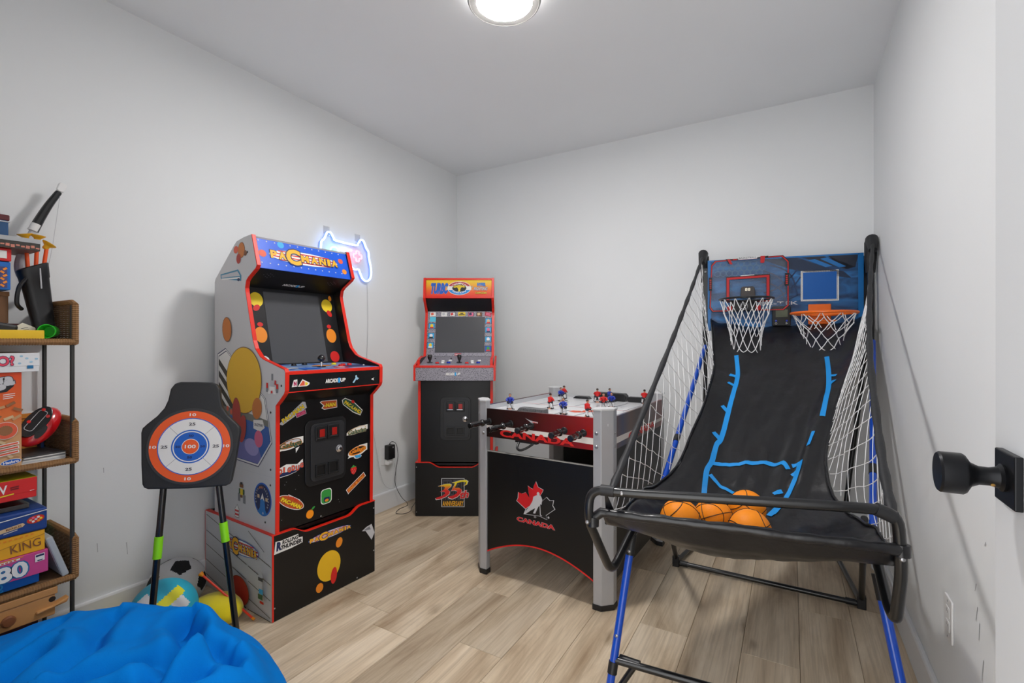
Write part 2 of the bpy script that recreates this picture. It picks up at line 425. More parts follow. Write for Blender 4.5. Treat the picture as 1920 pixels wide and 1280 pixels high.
def side_panel(parent, prof_front, back, x0, x1, outer, name='side_panel'):
    poly = list(prof_front) + list(back)
    mb = MB().prism(poly, (0, 0, 0), (0, 1, 0), (0, 0, 1), (1, 0, 0), x0, x1)
    # outside face gets the print colour, the rest black
    k = len(poly); out = 0 if abs(x0) > abs(x1) else 1
    mb.m = [1 if i == out else 0 for i in range(len(mb.f))]
    return mb.build(name, [deep_black, outer], parent)
def edge_strip(parent, line, x0, x1, th=.0035):
    return MB().strip(line, (0, 0, 0), (0, 1, 0), (0, 0, 1), (1, 0, 0), x0, x1, th).build('edge_moulding', tmold, parent, bevel=.0012)
def coin_door(parent, cx, cz, w_, h, y, red_emit=True):
    d = MB().prism(rrect(cx, cz, w_, h, .03, 8), (0, y, 0), (1, 0, 0), (0, 0, 1), (0, -1, 0), 0, .006).build('coin_door', plastic_b, parent, bevel=.0025, seg=3)
    MB().prism(rrect(cx + .006, cz, w_ - .036, h - .036, .022, 8), (0, y - .006, 0), (1, 0, 0), (0, 0, 1), (0, -1, 0), 0, .004).build('door_plate', plastic_d, d, bevel=.002, seg=3)
    yy = y - .010
    for i, sx in enumerate((-.031, .031)):
        x = cx + sx; zt = cz + h * .29
        MB().box(x - .029, x + .029, yy - .006, yy, zt - .031, zt + .031).build('coin_slot', plastic_b, d, bevel=.003)
        MB().box(x - .010, x + .015, yy - .0085, yy - .005, zt - .017, zt + .016).build('coin_button', slot_red, d, bevel=.0015)
        MB().box(x - .021, x - .014, yy - .0068, yy - .005, zt - .02, zt + .02).build('coin_entry', mat('slot_dark', (6, 6, 7), .6), d)
        MB().box(x - .021, x + .017, yy - .0078, yy - .005, zt - .0225, zt - .019).build('slot_lip', chrome, d)
        zb = cz - h * .28
        fr = MB()
        for (a, b, c, e) in ((-.027, .027, .020, .028), (-.027, .027, -.028, -.020), (-.027, -.019, -.02, .02), (.019, .027, -.02, .02)): fr.box(x + a, x + b, yy - .006, yy, zb + c, zb + e)
        fr.build('coin_return', plastic_b, d, bevel=.0015)
        MB().box(x - .019, x + .019, yy - .001, yy + .001, zb - .02, zb + .02).build('return_flap', mat('flap_black', (14, 14, 15), .5), d)
    MB().lathe([(.017, 0), (.017, .002), (.013, .003), (.012, .008), (.009, .010), (.0001, .0102)], (cx + .062, yy, cz - .002), (0, -1, 0), 24).build('lock', chrome, d, smooth=True)
    MB().lathe([(.0045, 0), (.0045, .002), (.0001, .002)], (cx + .062, yy - .0095, cz - .002), (0, -1, 0), 12).build('keyhole', plastic_b, d)
    return d
def screws(parent, pts, n, r=.0035, m=None):
    for p in pts: MB().lathe([(r, 0), (r, .001), (r * .6, .0022), (.0001, .0024)], p, n, 10).build('screw', m or screw_m, parent, smooth=True)
def wave_front(parent, hw, zt, dip, y0, y1):
    top = [(-hw, zt), (-hw * .68, zt)]
    for i in range(1, 7):
        t = i / 6; s = t * t * (3 - 2 * t); top.append((-hw * (.68 - .28 * t), zt - dip * s))
    right = [(-x_, z_) for (x_, z_) in top[::-1]]
    line = top + right
    poly = [(-hw, 0.002)] + line + [(hw, 0.002)]
    fp = MB().prism(poly, (0, y1, 0), (1, 0, 0), (0, 0, 1), (0, -1, 0), 0, y1 - y0).build('riser_front', cab_black, parent)
    MB().strip(line, (0, 0, 0), (1, 0, 0), (0, 0, 1), (0, 1, 0), y0 - .0004, y1 + .0004, .0035).build('edge_moulding', tmold, fp)
    return fp
def joystick(parent, x, y, z, kind='ball'):
    j = MB().lathe([(.019, 0), (.019, .002), (.012, .004), (.0001, .0045)], (x, y, z), (0, 0, 1), 24).build('joystick', btn_black, parent, smooth=True)
    if kind == 'ball':
        MB().lathe([(.0045, .002), (.0045, .03), (.0001, .03)], (x, y, z), (0, 0, 1), 12).build('shaft', chrome, j, smooth=True)
        MB().sphere((x, y, z + .038), .0165, 20).build('ball_top', btn_black, j, smooth=True)
    else:
        MB().lathe([(.0055, .002), (.006, .012), (.011, .022), (.0145, .036), (.0150, .044), (.0115, .052), (.0001, .0535)], (x, y, z), (0, 0, 1), 20).build('bat_top', btn_black, j, smooth=True)
def button(parent, x, y, z, m, r=.0145, h=.008):
    b = MB().lathe([(r, 0), (r, h * .35), (r * .82, h * .5), (r * .8, h), (r * .6, h * 1.1), (.0001, h * 1.05)], (x, y, z), (0, 0, 1), 20).build('button', m, parent, smooth=True)
    return b
def a1up(p, cx, cz, w_, h, ang=0):
    p.text('ARCADE', cx - w_ * .19, cz, w_ * .60, h * .85, WHITE, ang, off=.05)
    p.text('1', cx + w_ * .155, cz, w_ * .08, h, SKYB, ang, off=.04, outline=BLUE)
    p.text('UP', cx + w_ * .34, cz + h * .02, w_ * .26, h * .8, WHITE, ang, off=.04)

# ---------------------------------------------------------------- the tall white cabinet by the left wall
pac = thing('arcade_cabinet', 'white-sided arcade cabinet with a blue lit marquee and many stickers on its black front', 'arcade cabinet', (-1.761, 1.4034, 0), 87.2)
hw = .2585
# riser
for s in (-1, 1):
    mb = MB().box(*sorted((s * hw, s * (hw - .016))), .002, .545, .002, .342)
    rs = mb.build('riser_side', cab_white, pac)
    MB().strip([(.545, .342), (.0, .342), ], (0, 0, 0), (0, 1, 0), (0, 0, 1), (1, 0, 0), *sorted((s * (hw + .0004), s * (hw - .0165))), -.0035).build('edge_moulding', tmold, rs)
    if s < 0: MB().strip([(.0015, .002), (.0015, .342)], (0, 0, 0), (0, 1, 0), (0, 0, 1), (1, 0, 0), *sorted((s * (hw + .0006), s * (hw - .0060))), .0030).build('edge_moulding', tmold, rs)
    MB().strip([(.545, .342), (.545, .002)], (0, 0, 0), (0, 1, 0), (0, 0, 1), (1, 0, 0), *sorted((s * (hw + .0004), s * (hw - .0165))), .003).build('edge_moulding', tmold, rs)
    if s < 0: pac_rside = rs
pac_riser = wave_front(pac, hw - .0035, .3425, .030, -.001, .014)
MB().box(-hw + .016, hw - .016, .53, .545, .002, .342).build('riser_back', cab_black, pac)
MB().box(-hw + .016, hw - .016, .03, .53, .318, .332).build('riser_top', cab_black, pac)
# body sides
line = [(.004, .344), (.0005, .62), (0, .86), (-.028, .884), (-.059, .912), (-.064, .924), (-.066, .995), (-.061, 1.004), (.085, 1.041), (.112, 1.052), (.150, 1.085), (.168, 1.12), (.226, 1.325), (.2295, 1.345), (.222, 1.375), (.205, 1.39), (.148, 1.422), (.139, 1.433), (.180, 1.566)]
back = [(.240, 1.561), (.298, 1.550), (.316, 1.538), (.482, 1.401), (.490, 1.385), (.490, .344)]
bw = .245
for s in (-1, 1):
    x0, x1 = sorted((s * bw, s * (bw - .0165)))
    sp = side_panel(pac, line, back, x0, x1, cab_white)
    MB().strip(line, (0, 0, 0), (0, 1, 0), (0, 0, 1), (1, 0, 0), x0 - .0004, x1 + .0004, .0035).build('edge_moulding', tmold, sp, bevel=.0012)
    if s < 0: pac_side = sp
iw = bw - .0165
MB().box(-iw, iw, .015, .027, .344, .872).build('front_panel', cab_black, pac)
MB().box(-iw, iw, .478, .489, .344, 1.38).build('back_panel', cab_black, pac)
MB().prism([(.18, 1.562), (.240, 1.557), (.296, 1.546), (.313, 1.534), (.478, 1.398), (.478, 1.38), (.298, 1.525), (.19, 1.548)], (0, 0, 0), (0, 1, 0), (0, 0, 1), (1, 0, 0), -iw, iw).build('top_panel', cab_white, pac)
MB().prism([(.027, .858), (.015, .866), (-.054, .915), (-.054, .922), (.03, .872)], (0, 0, 0), (0, 1, 0), (0, 0, 1), (1, 0, 0), -iw, iw).build('deck_underside', cab_black, pac)
dk = MB().box(-iw, iw, -.063, -.05, .9165, .984).build('deck_front', cab_black, pac)
MB().box(-iw, iw, -.0655, -.05, .984, .9985).build('edge_moulding', tmold, dk, bevel=.001)
MB().box(-iw, iw, -.0640, -.05, .913, .9165).build('edge_moulding', tmold, dk)
deck_art = speckle('deck_print_blue', (120, 150, 190), (30, 80, 160), 26)
MB().prism([(-.062, .9985), (.198, 1.0135), (.198, 1.003), (-.05, .988)], (0, 0, 0), (0, 1, 0), (0, 0, 1), (1, 0, 0), -iw, iw).build('control_deck', deck_art, pac)
dz = lambda y: .9985 + (y + .062) * .0577
p = Print((0, -.062, .9985), (1, 0, 0), (0, .9983, .0577))
p.polys([[(.04, .03), (.225, .03), (.225, .13), (.10, .10)]], NAVY); p.poly(ell(.055, .05, .035, .03), RED); p.poly(ell(.058, .052, .018, .015), WHITE)
p.poly(ell(.02, .14, .05, .02), ORG); p.poly(ell(-.10, .05, .05, .03), BLUE); p.poly(ell(-.17, .09, .04, .02), LGREY); p.build('deck_print', pac)
joystick(pac, -.013, .035, dz(.035))
for (x, y, m) in ((.085, .03, btn_red), (.115, .055, btn_red), (.155, .06, btn_red), (.105, .11, btn_yel), (-.21, .0, btn_black), (-.085, .13, btn_black), (-.02, .15, btn_black)):
    button(pac, x, y, dz(y), m, .0125)
button(pac, .205, .02, dz(.02), btn_white, .005, .004)
# bezel and screen
bo = Vector((0, .2015, 1.015)); bv = Vector((0, .08, .323)).normalized(); bn = Vector((0, -.323, .08)).normalized()
def slab(name, x0, x1, v0, v1, d0, d1, m, parent, bevel=0): return MB().prism([(x0, v0), (x1, v0), (x1, v1), (x0, v1)], bo, (1, 0, 0), bv, bn, d0, d1).build(name, m, parent, bevel=bevel)
bzl = slab('bezel', -iw, iw, 0, .352, -.012, 0, mat('bezel_black', (26, 26, 28), .35), pac)
slab('screen', -.139, .139, .004, .336, 0, .0012, screen_m, bzl)
for (x, v, a, b, c) in ((-.174, .296, .030, .034, YEL), (.182, .29, .030, .034, YEL), (-.174, .135, .028, .036, ORG), (.182, .135, .028, .036, ORG), (.184, .028, .026, .028, RED), (-.175, .02, .024, .02, WHITE)):
    p = Print(bo, (1, 0, 0), bv, bn); p.poly(ell(x, v, a, b), c); p.build('bezel_spot', bzl)
for (x, v, a, b, r_, c) in ((-.178, .258, .018, .012, 40, RED), (.19, .25, .018, .012, -60, RED), (.206, .33, .009, .014, 0, ORG), (-.172, .182, .013, .010, 0, RED), (.176, .182, .012, .010, 0, RED)):
    p = Print(bo, (1, 0, 0), bv, bn, lift=.0010); p.poly(ell(x, v, a, b, rot=r_), c); p.build('bezel_spot', bzl)
# speaker panel
a_, b_ = Vector((0, .148, 1.424)), Vector((0, .287, 1.357))
spk = MB().prism([(-iw, 0), (iw, 0), (iw, (b_ - a_).length), (-iw, (b_ - a_).length)], a_, (1, 0, 0), (b_ - a_).normalized(), Vector((0, -.067, -.139)).normalized(), -.01, 0).build('speaker_panel', deep_black, pac)
p = Print(a_, (1, 0, 0), -(b_ - a_).normalized(), Vector((0, -.067, -.139)).normalized())
for sx in (-.165, .15):
    for (i, j) in ((-2, 0), (-1, 1), (0, 0), (1, 1), (2, 0), (-1, -1), (1, -1), (0, 2), (0, -2)): p.poly(ell(sx + i * .011, -.045 + j * .008, .0022, .0022, 8), GREY)
o = p.build('speaker_holes', spk); o['kind'] = 'stuff'
p = Print(a_, (1, 0, 0), -(b_ - a_).normalized(), Vector((0, -.067, -.139)).normalized()); a1up(p, -.012, -.108, .112, .02)
p.build('speaker_print', spk)
# marquee
mo = Vector((0, .146, 1.43)); mv = Vector((0, .042, .136)).normalized(); mn = Vector((0, -.136, .042)).normalized()
mq = MB().prism([(-iw, -.004), (iw, -.004), (iw, .139), (-iw, .139)], mo, (1, 0, 0), mv, mn, -.01, 0).build('marquee', mat('marquee_blue', (14, 84, 200), .35, var=.15, vscale=9, coat=.2, emit=(10, 80, 220), estr=.10), pac)
def logo_pm(p, cx, cz, w_, h, ang=0):
    c, s_ = math.cos(math.radians(ang)), math.sin(math.radians(ang))
    R = lambda pts: [(cx + x * c - y * s_, cz + x * s_ + y * c) for (x, y) in pts]
    p.poly(R(ell(0, 0, w_ * .5, h * .40, 32)), BLUE); p.poly(R(ell(0, 0, w_ * .49, h * .36, 32)), WHITE)
    for k, v in enumerate((-.24, -.08, .08, .24)):
        e_ = .49 * math.sqrt(max(0, 1 - (v / .36) ** 2))
        p.poly(R([(-w_ * e_, (v - .03) * h), (w_ * e_, (v - .03) * h), (w_ * e_, (v + .03) * h), (-w_ * e_, (v + .03) * h)]), RED)
    T_ = lambda t, x, y, ww, hh: p.text(t, cx + (x * c - y * s_), cz + (x * s_ + y * c), ww, hh, GOLD, ang, off=.05, outline=NAVY, ooff=.05)
    T_('P', -w_ * .43, 0, w_ * .085, h * .44); T_('A', -w_ * .32, -h * .02, w_ * .10, h * .42); T_('C', -w_ * .17, 0, w_ * .20, h * .88)
    for i, ch in enumerate('MANIA'):
        xx = (-.01, .125, .25, .345, .435)[i] * w_; T_(ch, xx, -h * .01, (.11, .10, .10, .045, .09)[i] * w_, h * .40)
GOLD = mat('print_gold', (246, 178, 28), .45)
p = Print(mo, (1, 0, 0), mv, mn)
logo_pm(p, -.006, .067, .35, .086)
p.build('marquee_print', mq)
for (x, v, r, c) in ((-.206, .064, .0165, SALMON), (-.116, .118, .0155, SKYB), (.1885, .087, .0135, SALMON), (.200, .033, .013, ORG)): p = Print(mo, (1, 0, 0), mv, mn); p.poly(ell(x, v, r, r), c); p.build('marquee_ball', mq)
p = Print(mo, (1, 0, 0), mv, mn); p.polys([ell(-.215 + i * .0362, zz, .0032, .0032, 8) for i in range(12) for zz in (.123, .0215) if not (abs(-.215 + i * .0362 + .116) < .02 and zz > .1)], LGREY)
o = p.build('marquee_dots', mq); o['kind'] = 'stuff'
coin_door(pac, -.006, .6365, .206, .283, .015)
# front stickers
def fprint(): return Print((0, .015, 0), (1, 0, 0), (0, 0, 1), (0, -1, 0))
def rot_rect(cx, cz, w_, h, ang):
    c, s_ = math.cos(math.radians(ang)), math.sin(math.radians(ang))
    return [(cx + x * c - z * s_, cz + x * s_ + z * c) for (x, z) in ((-w_ / 2, -h / 2), (w_ / 2, -h / 2), (w_ / 2, h / 2), (-w_ / 2, h / 2))]
p = fprint(); p.poly([(-.222, .782), (-.207, .775), (-.098, .835), (-.105, .86), (-.118, .862)], LGREY); p.poly(rot_rect(-.125, .8125, .047, .019, 16), LGREY); p.poly(rot_rect(-.125, .8125, .043, .016, 16), MAG)
p.text('PAC-MAN', -.161, .817, .108, .0195, YEL, 29, off=.04, outline=DGREY); p.text('PLUS', -.125, .8125, .034, .011, PINK, 16, off=.03); p.build('sticker', pac)
p = fprint(); p.poly([(-.036, .851), (-.024, .856), (.052, .854), (.0535, .819), (-.013, .816), (-.028, .824), (-.018, .834)], WHITE); p.poly([(-.031, .850), (-.023, .8535), (.050, .8515), (.0510, .8215), (-.012, .8185), (-.022, .824), (-.012, .834)], mat('print_rust', (196, 84, 34), .5))
p.text('-NAN', .0155, .8345, .058, .018, YEL, 0, off=.05, outline=BRN); p.build('sticker', pac)
p = fprint(); o_ = rot_rect(.137, .811, .124, .03, -32); p.poly([(.079, .849), (.096, .858), (.142, .838), (.196, .79), (.182, .766), (.140, .785), (.084, .828)], WHITE); p.poly([(.083, .848), (.097, .854), (.141, .834), (.191, .789), (.181, .771), (.141, .789), (.087, .829)], DGRN)
p.text('PAC-LAND', .1385, .8095, .108, .017, YEL, -34, off=.05, outline=DGRN); p.poly(ell(.139, .8355, .010, .007, rot=-30), RED); p.build('sticker', pac)
def swoosh(p, cx, cz, w_, h, c1, c2):
    p.poly(ell(cx, cz, w_ * .5, h * .36, 28, 10), WHITE); p.poly([(cx - w_ * .5, cz - h * .42), (cx - w_ * .1, cz - h * .30), (cx + w_ * .5, cz - h * .05), (cx + w_ * .5, cz + h * .45), (cx + w_ * .1, cz + h * .42), (cx - w_ * .32, cz + h * .12)], WHITE)
    p.poly(ell(cx - w_ * .02, cz + h * .04, w_ * .44, h * .30, 28, 9), c1); p.poly(ell(cx, cz + h * .05, w_ * .38, h * .23, 28, 9), c2)
p = fprint(); swoosh(p, .164, .699, .122, .042, TAN, WHITE); p.text('Galaxian', .164, .695, .104, .021, DGRN, 3, off=.03, shear=.3, outline=TAN); p.build('sticker', pac)
p = fprint(); swoosh(p, -.1715, .692, .114, .056, BRN, LGREY); p.poly([(-.150, .672), (-.1485, .652), (-.132, .676)], WHITE); p.text('Galaga', -.172, .689, .100, .027, DGRN, 4, off=.03, shear=.3, outline=ORG); p.build('sticker', pac)
p = fprint(); swoosh(p, .167, .60, .112, .062, ORG, BLACK); p.text('Galaga', .167, .603, .094, .026, ORG, 5, off=.03, shear=.3, outline=BRN); p.poly(ell(.166, .574, .022, .009), WHITE); p.text("'88", .166, .575, .034, .014, SKYB, 0, off=.05, outline=BLUE); p.build('sticker', pac)
p = fprint(); p.poly([(-.228, .600), (-.19, .613), (-.142, .604), (-.117, .621), (-.114, .588), (-.150, .572), (-.18, .566), (-.226, .563)], WHITE); p.poly([(-.2265, .582), (-.15, .580), (-.116, .592), (-.117, .586), (-.150, .5735), (-.18, .568), (-.2245, .566)], NAVY)
for i, ch in enumerate('DIGDUG'): p.text(ch, -.216 + i * .0185 - (.003 if i == 1 else 0), .588 + (.004 if i % 2 else 0) + (.004 if i == 5 else 0), .015 if ch != 'I' else .006, .021, SALMON, 0, off=.05, outline=NAVY)
p.build('sticker', pac)
p = fprint(); p.poly([(-.190, .478), (-.18, .487), (-.130, .452), (-.124, .44)], WHITE); p.poly(ell(-.169, .4505, .066, .0235, 28, -32), WHITE); p.poly(ell(-.169, .4505, .063, .021, 28, -32), mat('print_rust', (196, 84, 34), .5))
for i in range(6): p.text('SUPER'[i - 1] if i else '', -.190 + i * .0095, .486 - i * .0068, .007, .011, RED, -20, off=.03)
p.text('PAC-MAN', -.1695, .4475, .104, .0165, YEL, -34, off=.06, outline=BRN); p.build('sticker', pac)
p = fprint(); p.poly(rrect(-.003, .432, .056, .066, .016), WHITE); p.poly(rrect(-.003, .432, .050, .060, .015), GRN); p.poly(rrect(-.001, .418, .03, .02, .006), NAVY); p.poly(ell(-.001, .414, .010, .006), ORG); p.build('sticker', pac)
p = fprint(); p.poly(ell(-.0832, .3765, .0178, .0185), mat('print_fruit_orange', (250, 150, 16), .5)); p.poly(ell(-.068, .3985, .0105, .0045, 14, 35), GRN); p.poly([(-.083, .393), (-.081, .398), (-.074, .396), (-.0745, .394)], BRN); p.build('sticker', pac)
p = fprint(); p.poly([(.1254, .520), (.130, .529), (.143, .531), (.157, .529), (.1613, .518), (.156, .503), (.1434, .4936), (.131, .503)], RED); p.polys([ell(x, z, .0011, .0016, 6) for (x, z) in ((.135, .52), (.15, .517), (.143, .51), (.153, .508), (.137, .506), (.146, .501))], WHITE); p.poly([(.128, .529), (.136, .533), (.143, .540), (.148, .533), (.159, .530), (.150, .527), (.143, .529), (.136, .526)], GRN); p.build('sticker', pac)
p = fprint(); p.poly(rot_rect(.1574, .452, .118, .025, 31), WHITE); p.poly([(.108, .43), (.113, .408), (.126, .425)], WHITE); p.poly(rot_rect(.1574, .452, .112, .020, 31), mat('print_rust', (196, 84, 34), .5)); p.text('PAC & PAL', .1574, .452, .102, .014, ORG, 31, off=.06, outline=BRN); p.build('sticker', pac)
p = fprint(); p.polys([ell(x, z, .0013, .0013, 6) for (x, z) in ((-.135, .555), (-.197, .53), (-.19, .54), (-.15, .50), (.065, .388), (.06, .40), (-.21, .39), (-.02, .345))], LGREY); o = p.build('star_print', pac); o['kind'] = 'stuff'
# riser stickers
def rprint(): return Print((0, -.001, 0), (1, 0, 0), (0, 0, 1), (0, -1, 0))
p = rprint(); p.poly([(-.252, .268), (-.246, .318), (-.225, .315), (-.148, .318), (-.146, .302), (-.128, .3), (-.128, .276), (-.18, .27)], WHITE)
p.text('ROLLING', -.183, .3055, .070, .0165, BLACK, 0, off=.05, shear=.15); p.text('THUNDER', -.178, .286, .092, .0175, BLACK, 0, off=.05, shear=.15); p.text('R', -.232, .296, .022, .036, NAVY, 0, off=.07, shear=.1); p.build('sticker', pac)
p = rprint(); logo_pm(p, .0066, .267, .216, .040); p.build('sticker', pac)
p = rprint(); p.poly(ell(0, .127, .059, .0655, 36), mat('print_deep_yellow', (236, 186, 28), .5)); p.poly(ell(.052, .212, .017, .022, 16, -20), ORG); p.poly(ell(.024, .075, .016, .036, 20, -6), RED); p.poly(ell(-.048, .05, .018, .020, 16), ORG); p.build('sticker', pac, 'plain yellow, orange and red oval stickers')
p = rprint(); p.poly([(.178, .220), (.205, .232), (.236, .2365), (.248, .205), (.254, .190), (.236, .160), (.228, .172), (.212, .196), (.20, .214)], LGREY); p.poly([(.19, .221), (.222, .230), (.231, .212), (.20, .217)], GREY); p.build('sticker', pac)
screws(pac, [(.248, -.002, .31), (.248, -.002, .105), (-.25, -.002, .055), (.15, -.002, .012), (-.03, .0145, .352)], (0, -1, 0))
# deck front print
p = Print((0, -.063, 0), (1, 0, 0), (0, 0, 1), (0, -1, 0)); a1up(p, -.011, .9485, .105, .0205)
p.poly([(-.216, .935), (-.192, .936), (-.192, .965), (-.207, .963)], WHITE); p.text('N', -.2015, .948, .013, .018, MAG, 0, off=.08)
p.poly([(-.190, .935), (-.170, .964), (-.138, .948), (-.139, .941), (-.151, .934)], WHITE); p.poly([(-.184, .938), (-.169, .958), (-.160, .954), (-.160, .938)], SALMON); p.poly([(-.158, .938), (-.158, .953), (-.144, .946), (-.151, .938)], YEL)
p.poly([(.074, .933), (.090, .953), (.089, .963), (.096, .966), (.100, .955), (.110, .951), (.100, .944), (.094, .946), (.082, .931)], mat('print_pale_blue', (160, 200, 222), .5)); p.poly([(.178, .942), (.196, .949), (.191, .942), (.196, .935)], WHITE)
p.build('deck_front_print', dk)
# left side print
def sprint(x, z=0): return Print((x, 0, 0), (0, -1, 0), (0, 0, 1), (-1, 0, 0))
p = sprint(-bw); p.step = .00010
hexo = [(-.462, 1.062), (-.462, .812), (-.318, .6056), (-.1234, .5981), (-.0222, .7079), (-.070, .885), (-.392, 1.088)]
cxh, czh = -.26, .84
sh = lambda k: [(cxh + (x - cxh) * k, czh + (z - czh) * k) for (x, z) in hexo]
p.poly(sh(1.0), NAVY); p.poly(sh(.985), WHITE); p.poly(sh(.955), NAVY); p.poly(sh(.94), WHITE)
stripe = mat('print_olive_black', (58, 52, 40), .5)
for i in range(5):
    z0 = 1.04 - i * .052
    p.poly([(-.449, z0), (-.449, z0 - .028), (-.25, z0 - .19), (-.25, z0 - .15)], stripe)
p.poly([(-.449, .83), (-.449, .816), (-.318, .618), (-.1265, .611), (-.035, .709), (-.05, .79), (-.2, .80)], mat('print_mid_blue', (44, 92, 168), .5))
p.poly([(-.449, .835), (-.2, .815), (-.05, .795), (-.047, .77), (-.2, .785), (-.43, .80)], mat('print_teal_grey', (120, 120, 110), .5))
p.poly([(-.30, .70), (-.14, .705), (-.10, .64), (-.1265, .612), (-.29, .618)], PUR); p.poly(ell(-.175, .675, .055, .035, 24, -8), mat('print_lilac', (160, 152, 206), .5))
p.poly([(-.16, .79), (-.09, .795), (-.075, .765), (-.11, .745), (-.16, .755)], WHITE); p.poly(ell(-.12, .715, .032, .035), PINK); p.text('CRAZY!WAY!', -.118, .772, .07, .012, DGREY, 0, off=.03)
p.polys([ell(-.40 + i * .03, .81 + (i % 2) * .012, .010, .012, 10) for i in range(3)], SALMON)
p.build('side_print', pac_side)
p = sprint(-bw); p.lift = .0030; p.step = .00012
p.poly(ell(-.237, .952, .141, .142, 40), BRN); p.poly(ell(-.237, .952, .138, .139, 40), mat('print_deep_yellow', (236, 186, 28), .5))
p.poly(ell(-.375, 1.17, .040, .055, 20, 8), BRN); p.poly(ell(-.375, 1.17, .037, .052, 20, 8), mat('print_ochre', (206, 120, 44), .5))
p.poly(ell(-.292, .80, .036, .075, 24, 4), BRN); p.poly(ell(-.292, .80, .033, .072, 24, 4), mat('print_brick', (180, 50, 34), .5)); p.poly(ell(-.245, .745, .03, .06, 20, -12), mat('print_brick', (180, 50, 34), .5)); p.poly(ell(-.13, .84, .036, .045, 20, -15), mat('print_ochre', (206, 120, 44), .5))
p.build('side_print', pac_side, 'large plain yellow oval with ochre and red ovals')
p = sprint(-bw)   # small pixel spacecraft
for (x, z, w_, h, c) in ((-.022, .972, .014, .03, GREY), (-.022, .945, .026, .03, LGREY), (-.022, .925, .04, .02, WHITE), (-.058, .938, .014, .022, RED), (.014, .936, .014, .022, RED), (-.058, .920, .014, .016, GREY), (.014, .920, .014, .016, GREY), (-.04, .912, .02, .012, WHITE), (-.004, .912, .02, .012, WHITE), (.003, .952, .010, .018, RED), (-.022, .914, .012, .010, RED)):
    p.poly(rot_rect(x, z, w_, h, 0), c)
p.build('side_print', pac_side)
p = sprint(-bw)   # two blue tickets in a roll, plain ovals above
p.poly([(-.436, 1.4176), (-.2845, 1.4276), (-.2578, 1.399), (-.26, 1.3759), (-.4336, 1.398)], mat('print_ticket_blue', (58, 136, 170), .5)); p.poly([(-.428, 1.412), (-.290, 1.420), (-.268, 1.399), (-.425, 1.401)], LGREY); p.poly([(-.426, 1.398), (-.27, 1.394), (-.268, 1.386), (-.42, 1.392)], WHITE); p.poly(ell(-.28, 1.383, .010, .007), NAVY); p.build('side_print', pac_side)
p = sprint(-bw); p.poly(ell(-.258, 1.508, .028, .034), BRN); p.poly(ell(-.258, 1.508, .026, .032), mat('print_ochre', (206, 120, 44), .5)); p.poly(ell(-.302, 1.514, .019, .016), SALMON); p.poly(ell(-.28, 1.473, .018, .022), mat('print_brick', (180, 50, 34), .5)); p.poly(ell(-.225, 1.492, .012, .012), BRN)
p.build('side_print', pac_side)
p = sprint(-bw)   # round patch
p.poly(ell(-.0919, .4705, .065, .068, 40), BLUE); p.poly(ell(-.0919, .4705, .058, .061, 40), NAVY)
p.poly([(-.108, .47), (-.078, .47), (-.072, .43), (-.058, .412), (-.1, .404), (-.13, .414), (-.112, .435)], mat('print_mid_sky', (30, 120, 196), .5)); p.poly([(-.108, .466), (-.0925, .497), (-.077, .464), (-.0925, .474)], WHITE); p.polys([rot_rect(-.122, .480, .016, .014, 0), rot_rect(-.062, .474, .016, .014, 0)], TAN); p.text('*', -.088, .415, .012, .012, WHITE)
def arc_text(p, t, cx, cz, r, a0, a1, h, m, w_=None):
    n = len(t)
    for i, ch in enumerate(t):
        if ch == ' ': continue
        a = math.radians(a0 + (a1 - a0) * (i / max(1, n - 1))); d = 1 if a1 < a0 else -1
        p.text(ch, cx + r * math.cos(a), cz + r * math.sin(a), (w_ or h * .7) * (.45 if ch in 'I1' else 1), h, m, math.degrees(a) - 90 * d, off=.03)
arc_text(p, 'GALAGA', -.0919, .4705, .050, 200, 128, .0085, LGREY); arc_text(p, 'BEST', -.0919, .4705, .050, 112, 80, .0085, ORG); arc_text(p, 'SQUADRON', -.0919, .4705, .050, 66, -28, .0085, LGREY)
p.build('side_print', pac_side)
p = sprint(-bw)   # buggy and carton
for (x, z, w_, h, c) in ((-.276, .448, .020, .034, GREY), (-.234, .445, .020, .036, GREY), (-.255, .475, .046, .022, DGRN), (-.255, .474, .022, .026, YEL), (-.256, .500, .030, .016, BRN), (-.256, .510, .018, .010, BLACK), (-.255, .455, .018, .012, BRN)): p.poly(rot_rect(x, z, w_, h, 0), c)
p.build('side_print', pac_side); p = sprint(-bw); p.poly([(-.292, .415), (-.311, .394), (-.311, .356), (-.277, .357), (-.276, .396)], BLACK); p.poly([(-.292, .4125), (-.309, .393), (-.309, .358), (-.279, .359), (-.278, .395)], WHITE); p.polys([rot_rect(-.294, .386, .030, .008, 1), rot_rect(-.294, .370, .030, .008, 1)], RED); p.build('side_print', pac_side); p = sprint(-bw)
for (x, z, w_, h, c) in ((-.352, .555, .016, .02, ORG), (-.350, .575, .014, .022, BRN), (-.362, .54, .02, .012, LGREY), (-.40, .515, .05, .018, GREY), (-.42, .495, .024, .02, mat('print_brick', (180, 50, 34), .5))): p.poly(rot_rect(x, z, w_, h, 0), c)
p.build('side_print', pac_side)
screws(pac, [(-bw - .0001, -a, b) for (a, b) in ((-.0341, .6), (-.0359, .5373), (-.0734, .3806), (.0419, .9418), (-.0338, .8308), (-.4486, .8482), (-.21, 1.495))], (-1, 0, 0), .0045, mat('screw_dark', (70, 68, 66), .5, metal=.5))
p = sprint(-bw); p.poly([(-.49, .5722), (-.004, .5712), (-.004, .5700), (-.49, .5710)], LGREY); p.build('seam', pac_side)
